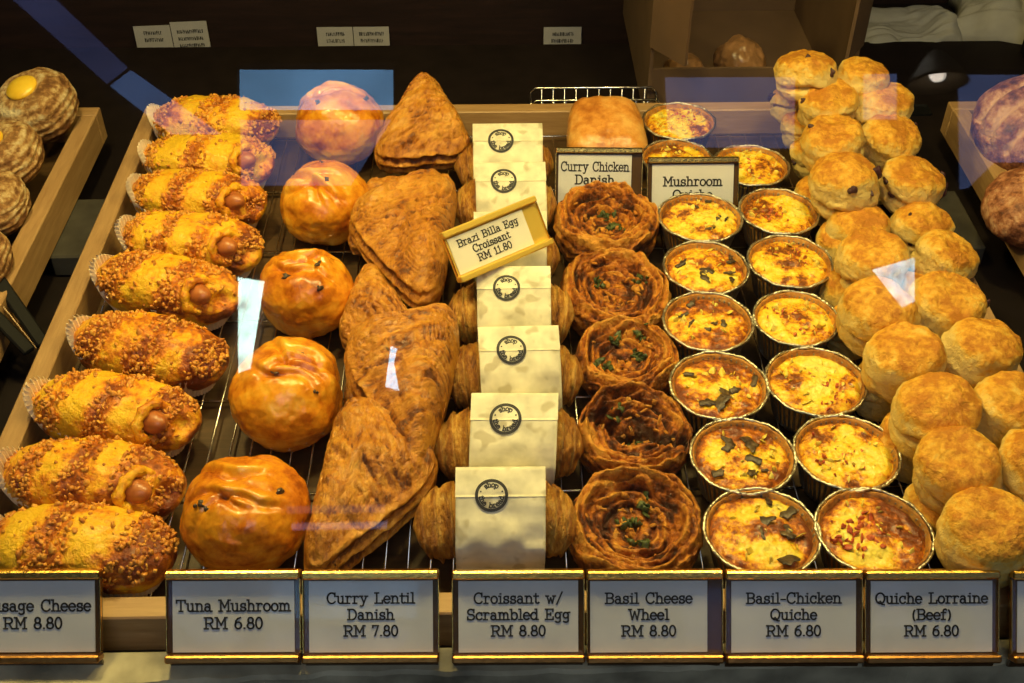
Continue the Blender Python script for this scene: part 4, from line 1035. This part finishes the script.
def bcard(x0, x1, y0, y1, label, n, skew=0, clip=False, dim=1):
    yy = YS-.012; a = on_y(x0, y1, yy); b = on_y(x1, y1, yy); c = on_y(x0, y0, yy); w = b[0]-a[0]; h = (c[2]-a[2])
    t = empty('shelf_card', ((a[0]+b[0])/2, yy, a[2]), (R(-8), R(skew), 0)); k = 1 if n == 1 else 2
    for i in range(k):
        ww = w/k; mb = MB(); mb.box((-w/2+i*ww+.0006, 0, (.004 if i and skew else 0)), (-w/2+(i+1)*ww-.0006, .001, h+(.004 if i and skew else 0))); cd_ = mb.build('card', M_bcard, t)
        mb = MB(); rnd = random.Random(n*7+i)
        for r_ in range(3 if n == 1 or (skew and i) else 2):
            zc_ = h*(.72-.22*r_); hw_ = ww*rnd.uniform(.22, .34); x = -w/2+(i+.5)*ww-hw_
            while x < -w/2+(i+.5)*ww+hw_:      # tiny illegible print
                s_ = rnd.uniform(.0012, .0022); mb.box((x, -.0006, zc_), (x+s_*.5, -.0001, zc_+h*.11)); mb.box((x, -.0006, zc_+rnd.choice([0, .05, .1])*h), (x+s_, -.0001, zc_+rnd.choice([.02, .07, .12])*h)); x += s_*1.5
        mb.build('tiny_print', M_ink, cd_)
    mb = MB(); mb.box((-w*.17, -.006, -.004), (w*.22, -.0005, .002), bev=.001); mb.build('clip', M_brass if clip else M_chrome, t)
    mb = MB(); mb.box((-w*.2, .0015, -.004), (w*.2, .008, h*.4)); mb.build('mount', M_black, t)
    return tag(t, label, 'price card')
M_bcard = plain('dim_card', (.42, .40, .40), .6, noise=.05)
bcard(139, 213, 27, 57, 'dim double price card in the background at the left, slightly askew', 2, -2)
bcard(319, 391, 29, 58, 'dim double price card in the background hanging level, left of centre', 3, 0)
bcard(543, 581, 29, 58, 'dim single price card in the background, with bright clip below', 1, 0, True)

# grey paper/cloth behind at the right
def cloth(px, py, yy, w, d, h, seed, rz, label):
    p = on_y(px, py, yy); n = 60; g = np.linspace(-1, 1, n); V = []
    for a_ in g:
        for b_ in g:
            V.append((a_*w/2, b_*d/2, 0))
    V = np.array(V); ed = np.clip((1-np.abs(V[:, 0]/(w/2))**6)*(1-np.abs(V[:, 1]/(d/2))**6), 0, 1)**.5
    V[:, 2] = h*ed*(.75+.5*fbm(V, 14, seed, 2)+.35*np.abs(fbm(V*[1, 3, 1], 22, seed+3, 2)))
    V[:, 0] += .02*fbm(V+5, 12, seed); V[:, 1] += .012*fbm(V+9, 12, seed+1)
    Vb = V.copy(); Vb[:, 2] = 0; m_ = len(V); Fa = grid_faces(n, n)
    rim = []
    for i in range(n-1):
        for (a_, b_) in ((i, i+1), (n*(n-1)+i+1, n*(n-1)+i), ((i+1)*n, i*n), (i*n+n-1, (i+1)*n+n-1)): rim.append((a_, b_, b_+m_, a_+m_))
    o = mesh_obj('folded_cloth', np.r_[V, Vb], [f[::-1] for f in Fa][::1]+[tuple(i+m_ for i in f) for f in Fa]+rim, M_cloth, None, True, loc=p, rot=(0, 0, rz)); return tag(o, label, 'cloth')
ZS = .145
RS = MB(); cx = on_y(960, 45, 1.50)[0]
RS.box((cx-.14, -.002, 0), (cx+.30, .185, .02), bev=.002); rsb = RS.build('side_shelf', M_dark, None, loc=(0, 1.42, float(on_y(940, 62, 1.42)[2])-.02)); tag(rsb, 'narrow dark shelf at the upper right carrying grey cloths', 'shelf')
zs = rsb.location.z+.0205
p_ = on_y(905, 40, 1.50)
c1 = cloth(898, 40, 1.50, .15, .12, .030, 3, .05, 'neatly folded grey cloth on the dark shelf at the upper right'); c1.location.z = zs; c1.location.y = 1.50
c2 = cloth(1000, 30, 1.50, .14, .13, .055, 8, -.4, 'crumpled pale grey cloth at the upper right corner'); c2.location.z = zs; c2.location.y = 1.51
mb = MB(); a = on_y(925, 60, 1.26)
mb.box((-.022, -.012, -.025), (.022, .012, rsb.location.z+.02), bev=.002); po = mb.build('case_post', M_black, None, loc=(a[0], 1.26, 0)); tag(po, 'dark upright metal post behind the scones, between middle and right tray', 'post')
mb = MB(); mb.box((-.022, -.012, -.025), (.022, .012, .33), bev=.002); po2 = mb.build('case_post', M_black, None, loc=(on_y(1045, 60, 1.38)[0], 1.40, 0)); tag(po2, 'dark upright metal post outside the upper right corner', 'post')

# ---------------------------------------------------------------- room
def wallbox(name, lo, hi, m):
    mb = MB(); mb.box(lo, hi); return struct(mb.build(name, m))
M_room = plain('dark_plaster', (.03, .024, .026), .8, noise=.2, nscale=3)
M_floor = plain('dark_tiles', (.05, .04, .035), .4, noise=.3, nscale=3)
wallbox('floor', (-3.2, -3.1, -1.02), (3.2, 3.2, -1.0), M_floor)
wallbox('ceiling', (-3.2, -3.1, 2.6), (3.2, 3.2, 2.62), M_room)
wallbox('wall_back', (-3.2, 2.6, -1), (3.2, 2.65, 2.6), M_room)
wallbox('wall_left', (-3.25, -3.1, -1), (-3.2, 3.2, 2.6), M_room)
wallbox('wall_right', (3.2, -3.1, -1), (3.25, 3.2, 2.6), M_room)
# pane of the display case, leaning away from the customer
GA = R(25); GN = np.array([0, -math.cos(GA), math.sin(GA)]); GP = np.array([0, .395, 0.0])
mg = bpy.data.materials.new('case_glass'); mg.use_nodes = True; nt = mg.node_tree; nt.nodes.clear()
lw = N(nt, 'ShaderNodeLayerWeight', Blend=.5)
sch = math_n(nt, 'ADD', math_n(nt, 'MULTIPLY', math_n(nt, 'POWER', lw.outputs['Facing'], 5.0), .96), .042)
tr = nt.nodes.new('ShaderNodeBsdfTransparent'); tr.inputs[0].default_value = (.985, .99, .985, 1); gl = nt.nodes.new('ShaderNodeBsdfGlossy'); gl.inputs['Roughness'].default_value = 0.0
mx = nt.nodes.new('ShaderNodeMixShader'); om = nt.nodes.new('ShaderNodeOutputMaterial')
nt.links.new(sch, mx.inputs[0]); nt.links.new(tr.outputs[0], mx.inputs[1]); nt.links.new(gl.outputs[0], mx.inputs[2]); nt.links.new(mx.outputs[0], om.inputs[0])
gt = np.array([0, math.sin(GA), math.cos(GA)])
V = []
for nn_ in (0, .006):
    for sx in (-1.3, 1.3):
        for l in (0, .75): V.append(GP+gt*l+np.array([sx, 0, 0])-GN*nn_)
glass = mesh_obj('display_glass', V, [(0, 1, 3, 2), (4, 6, 7, 5), (0, 4, 5, 1), (2, 3, 7, 6), (0, 2, 6, 4), (1, 5, 7, 3)], mg, None, False)
glass['kind'] = 'structure'; glass.name = 'window_1'
# street front windows and added glint shapes behind the customer, placed by mirrored rays
WY = -3.0
def refl(px, py, wy=WY):
    d = ray(px, py); t_ = np.dot(GP-CAM, GN)/np.dot(d, GN); h_ = CAM+d*t_; r_ = d-2*np.dot(d, GN)*GN; return h_+r_*((wy-h_[1])/r_[1])
E_sky = emit('window_daylight', (.26, .58, 1.0), 4.6)
E_dusk = emit('window_evening', (.30, .42, .95), 1.5)
E_white = emit('window_bright', (.72, 1.0, .90), 19.0, 14.0)  # added glow for the white wedge glint, no known window
E_blue = emit('window_strip', (.25, .45, 1.0), 1.7)  # added glow for the slanting blue streak in the glass
wallbox('wall_front', (-3.2, WY-.10, -1), (3.2, WY-.05, 2.6), M_room)
def glow_pane(n, poly, m, frame=True):  # street windows, and glow shapes added only for glints in the glass
    P = [refl(x, y) for x, y in poly]; k = len(P); mb = MB()
    V = [(q[0], WY-.04, q[2]) for q in P]+[(q[0], WY-.03, q[2]) for q in P]
    mb.add(V, [tuple(range(k)), tuple(range(2*k-1, k-1, -1))]+[(i, (i+1) % k, k+(i+1) % k, k+i) for i in range(k)])
    o = struct(mb.build('window_%d' % n, m))  # added glint and streak shapes share the windows' numbering
    if frame:
        f = MB(); f.tube([(q[0], WY-.03, q[2]) for q in P], .02, 4, True); f.build('window_frame', M_black, o)
    return o
glow_pane(2, [(236, 62), (394, 62), (394, 112), (236, 112)], E_sky)
glow_pane(3, [(236, 113), (394, 113), (352, 188), (236, 188)], E_dusk)
glow_pane(4, [(664, 70), (800, 70), (800, 150), (700, 150), (664, 130)], E_dusk)
glow_pane(5, [(862, 68), (904, 68), (904, 120), (862, 120)], E_dusk)
glow_pane(6, [(958, 68), (1100, 68), (1100, 165), (1000, 165), (975, 190), (958, 190)], E_dusk)
glow_pane(7, [(-20, -30), (25, -30), (124, 64), (103, 80)], emit('window_dim_blue', (.22, .30, .8), 1.0), False)  # added glow shaped as the upper diagonal streak, not a real window
glow_pane(8, [(107, 83), (128, 67), (218, 131), (168, 131)], E_blue, False)  # lower half of that streak, an added glowing strip
glow_pane(9, [(236, 276), (262, 280), (248, 368), (236, 372)], E_white, False)  # added glow cut to the outline of the wedge glint
glow_pane(10, [(876, 268), (918, 256), (918, 300), (906, 306)], emit('window_pale', (.50, .85, 1.0), 11.0, 14.0), False)  # glint over the scones, an added glowing shape
glow_pane(11, [(390, 345), (396, 348), (393, 362), (398, 390), (384, 386)], emit('window_cyan', (.4, .75, 1.0), 16.0), False)  # small blue glint, drawn by an added glowing patch
glow_pane(12, [(290, 524), (386, 522), (386, 529), (290, 531)], emit('window_slit', (.6, .6, 1.0), 1.6), False)  # thin purple streak, added as a glowing strip
glow_pane(13, [(285, 507), (384, 505), (384, 513), (285, 514)], emit('window_slit_dim', (.6, .5, .8), .7), False)  # second, weaker streak, likewise an added glow
# hanging lamp reflected at the upper right
lp = refl(939, 84, -1.2)
pl = empty('pendant_lamp', lp); n_ = 40; V = []; prf = [(.010, .075), (.018, .07), (.035, .05), (.060, .012), (.066, 0), (.064, 0), (.056, .014), (.032, .047), (.008, .066)]
for r_, z_ in prf: V += [(r_*math.cos(2*PI*i/n_), r_*math.sin(2*PI*i/n_), z_) for i in range(n_)]
mesh_obj('lamp_shade', V, grid_faces(len(prf), n_, wrap_v=True), plain('shade_metal', (.35, .28, .18), .4, .6), pl, True)
D, Fc = qsphere(10); mesh_obj('bulb', D*.017+np.array([0, 0, .022]), Fc, emit('bulb_glow', (1, .85, .7), 14), pl, True)
mb = MB(); mb.tube([(0, 0, .07), (0, 0, 2.6-lp[2])], .003, 6); mb.build('cord', M_black, pl, True)
tag(pl, 'round metal pendant lamp seen mirrored in the glass at the upper right', 'lamp')

# ---------------------------------------------------------------- light
def area(name, loc, tgt, size, power, col, sy=None):
    l = bpy.data.lights.new(name, 'AREA'); l.energy = power; l.color = col; l.size = size
    if sy: l.shape = 'RECTANGLE'; l.size_y = sy
    o = bpy.data.objects.new(name, l); COL.objects.link(o); o.location = loc
    o.rotation_euler = (Vector(tgt)-Vector(loc)).to_track_quat('-Z', 'Y').to_euler(); return o
WARM = (1, .77, .25)
for i, (x, y, pw) in enumerate([(-.34, .86, 3.9), (-.02, .80, 2.4), (.34, .86, 3.2)]):
    area('case_lamp', (x, y, .76), (x*.9, .78, 0), .07, pw, WARM)
area('case_strip', (0, .77, .74), (0, .70, 0), 1.3, 2.2, (1, .78, .28), .04)
area('room_light', (0, -1.2, 2.3), (0, .5, 0), 1.6, 19, (.78, .87, 1.0))
w = bpy.data.worlds.new('World'); scene.world = w; w.use_nodes = True; w.node_tree.nodes['Background'].inputs[0].default_value = (.02, .022, .03, 1); w.node_tree.nodes['Background'].inputs[1].default_value = .3

vs = scene.view_settings; vs.view_transform = 'Standard'; vs.look = 'None'; vs.exposure = 0; vs.gamma = 1; vs.use_curve_mapping = False
try: scene.display_settings.display_device = 'sRGB'
except Exception: pass
scene.cycles.use_denoising = True
scene.cycles.transparent_max_bounces = 16
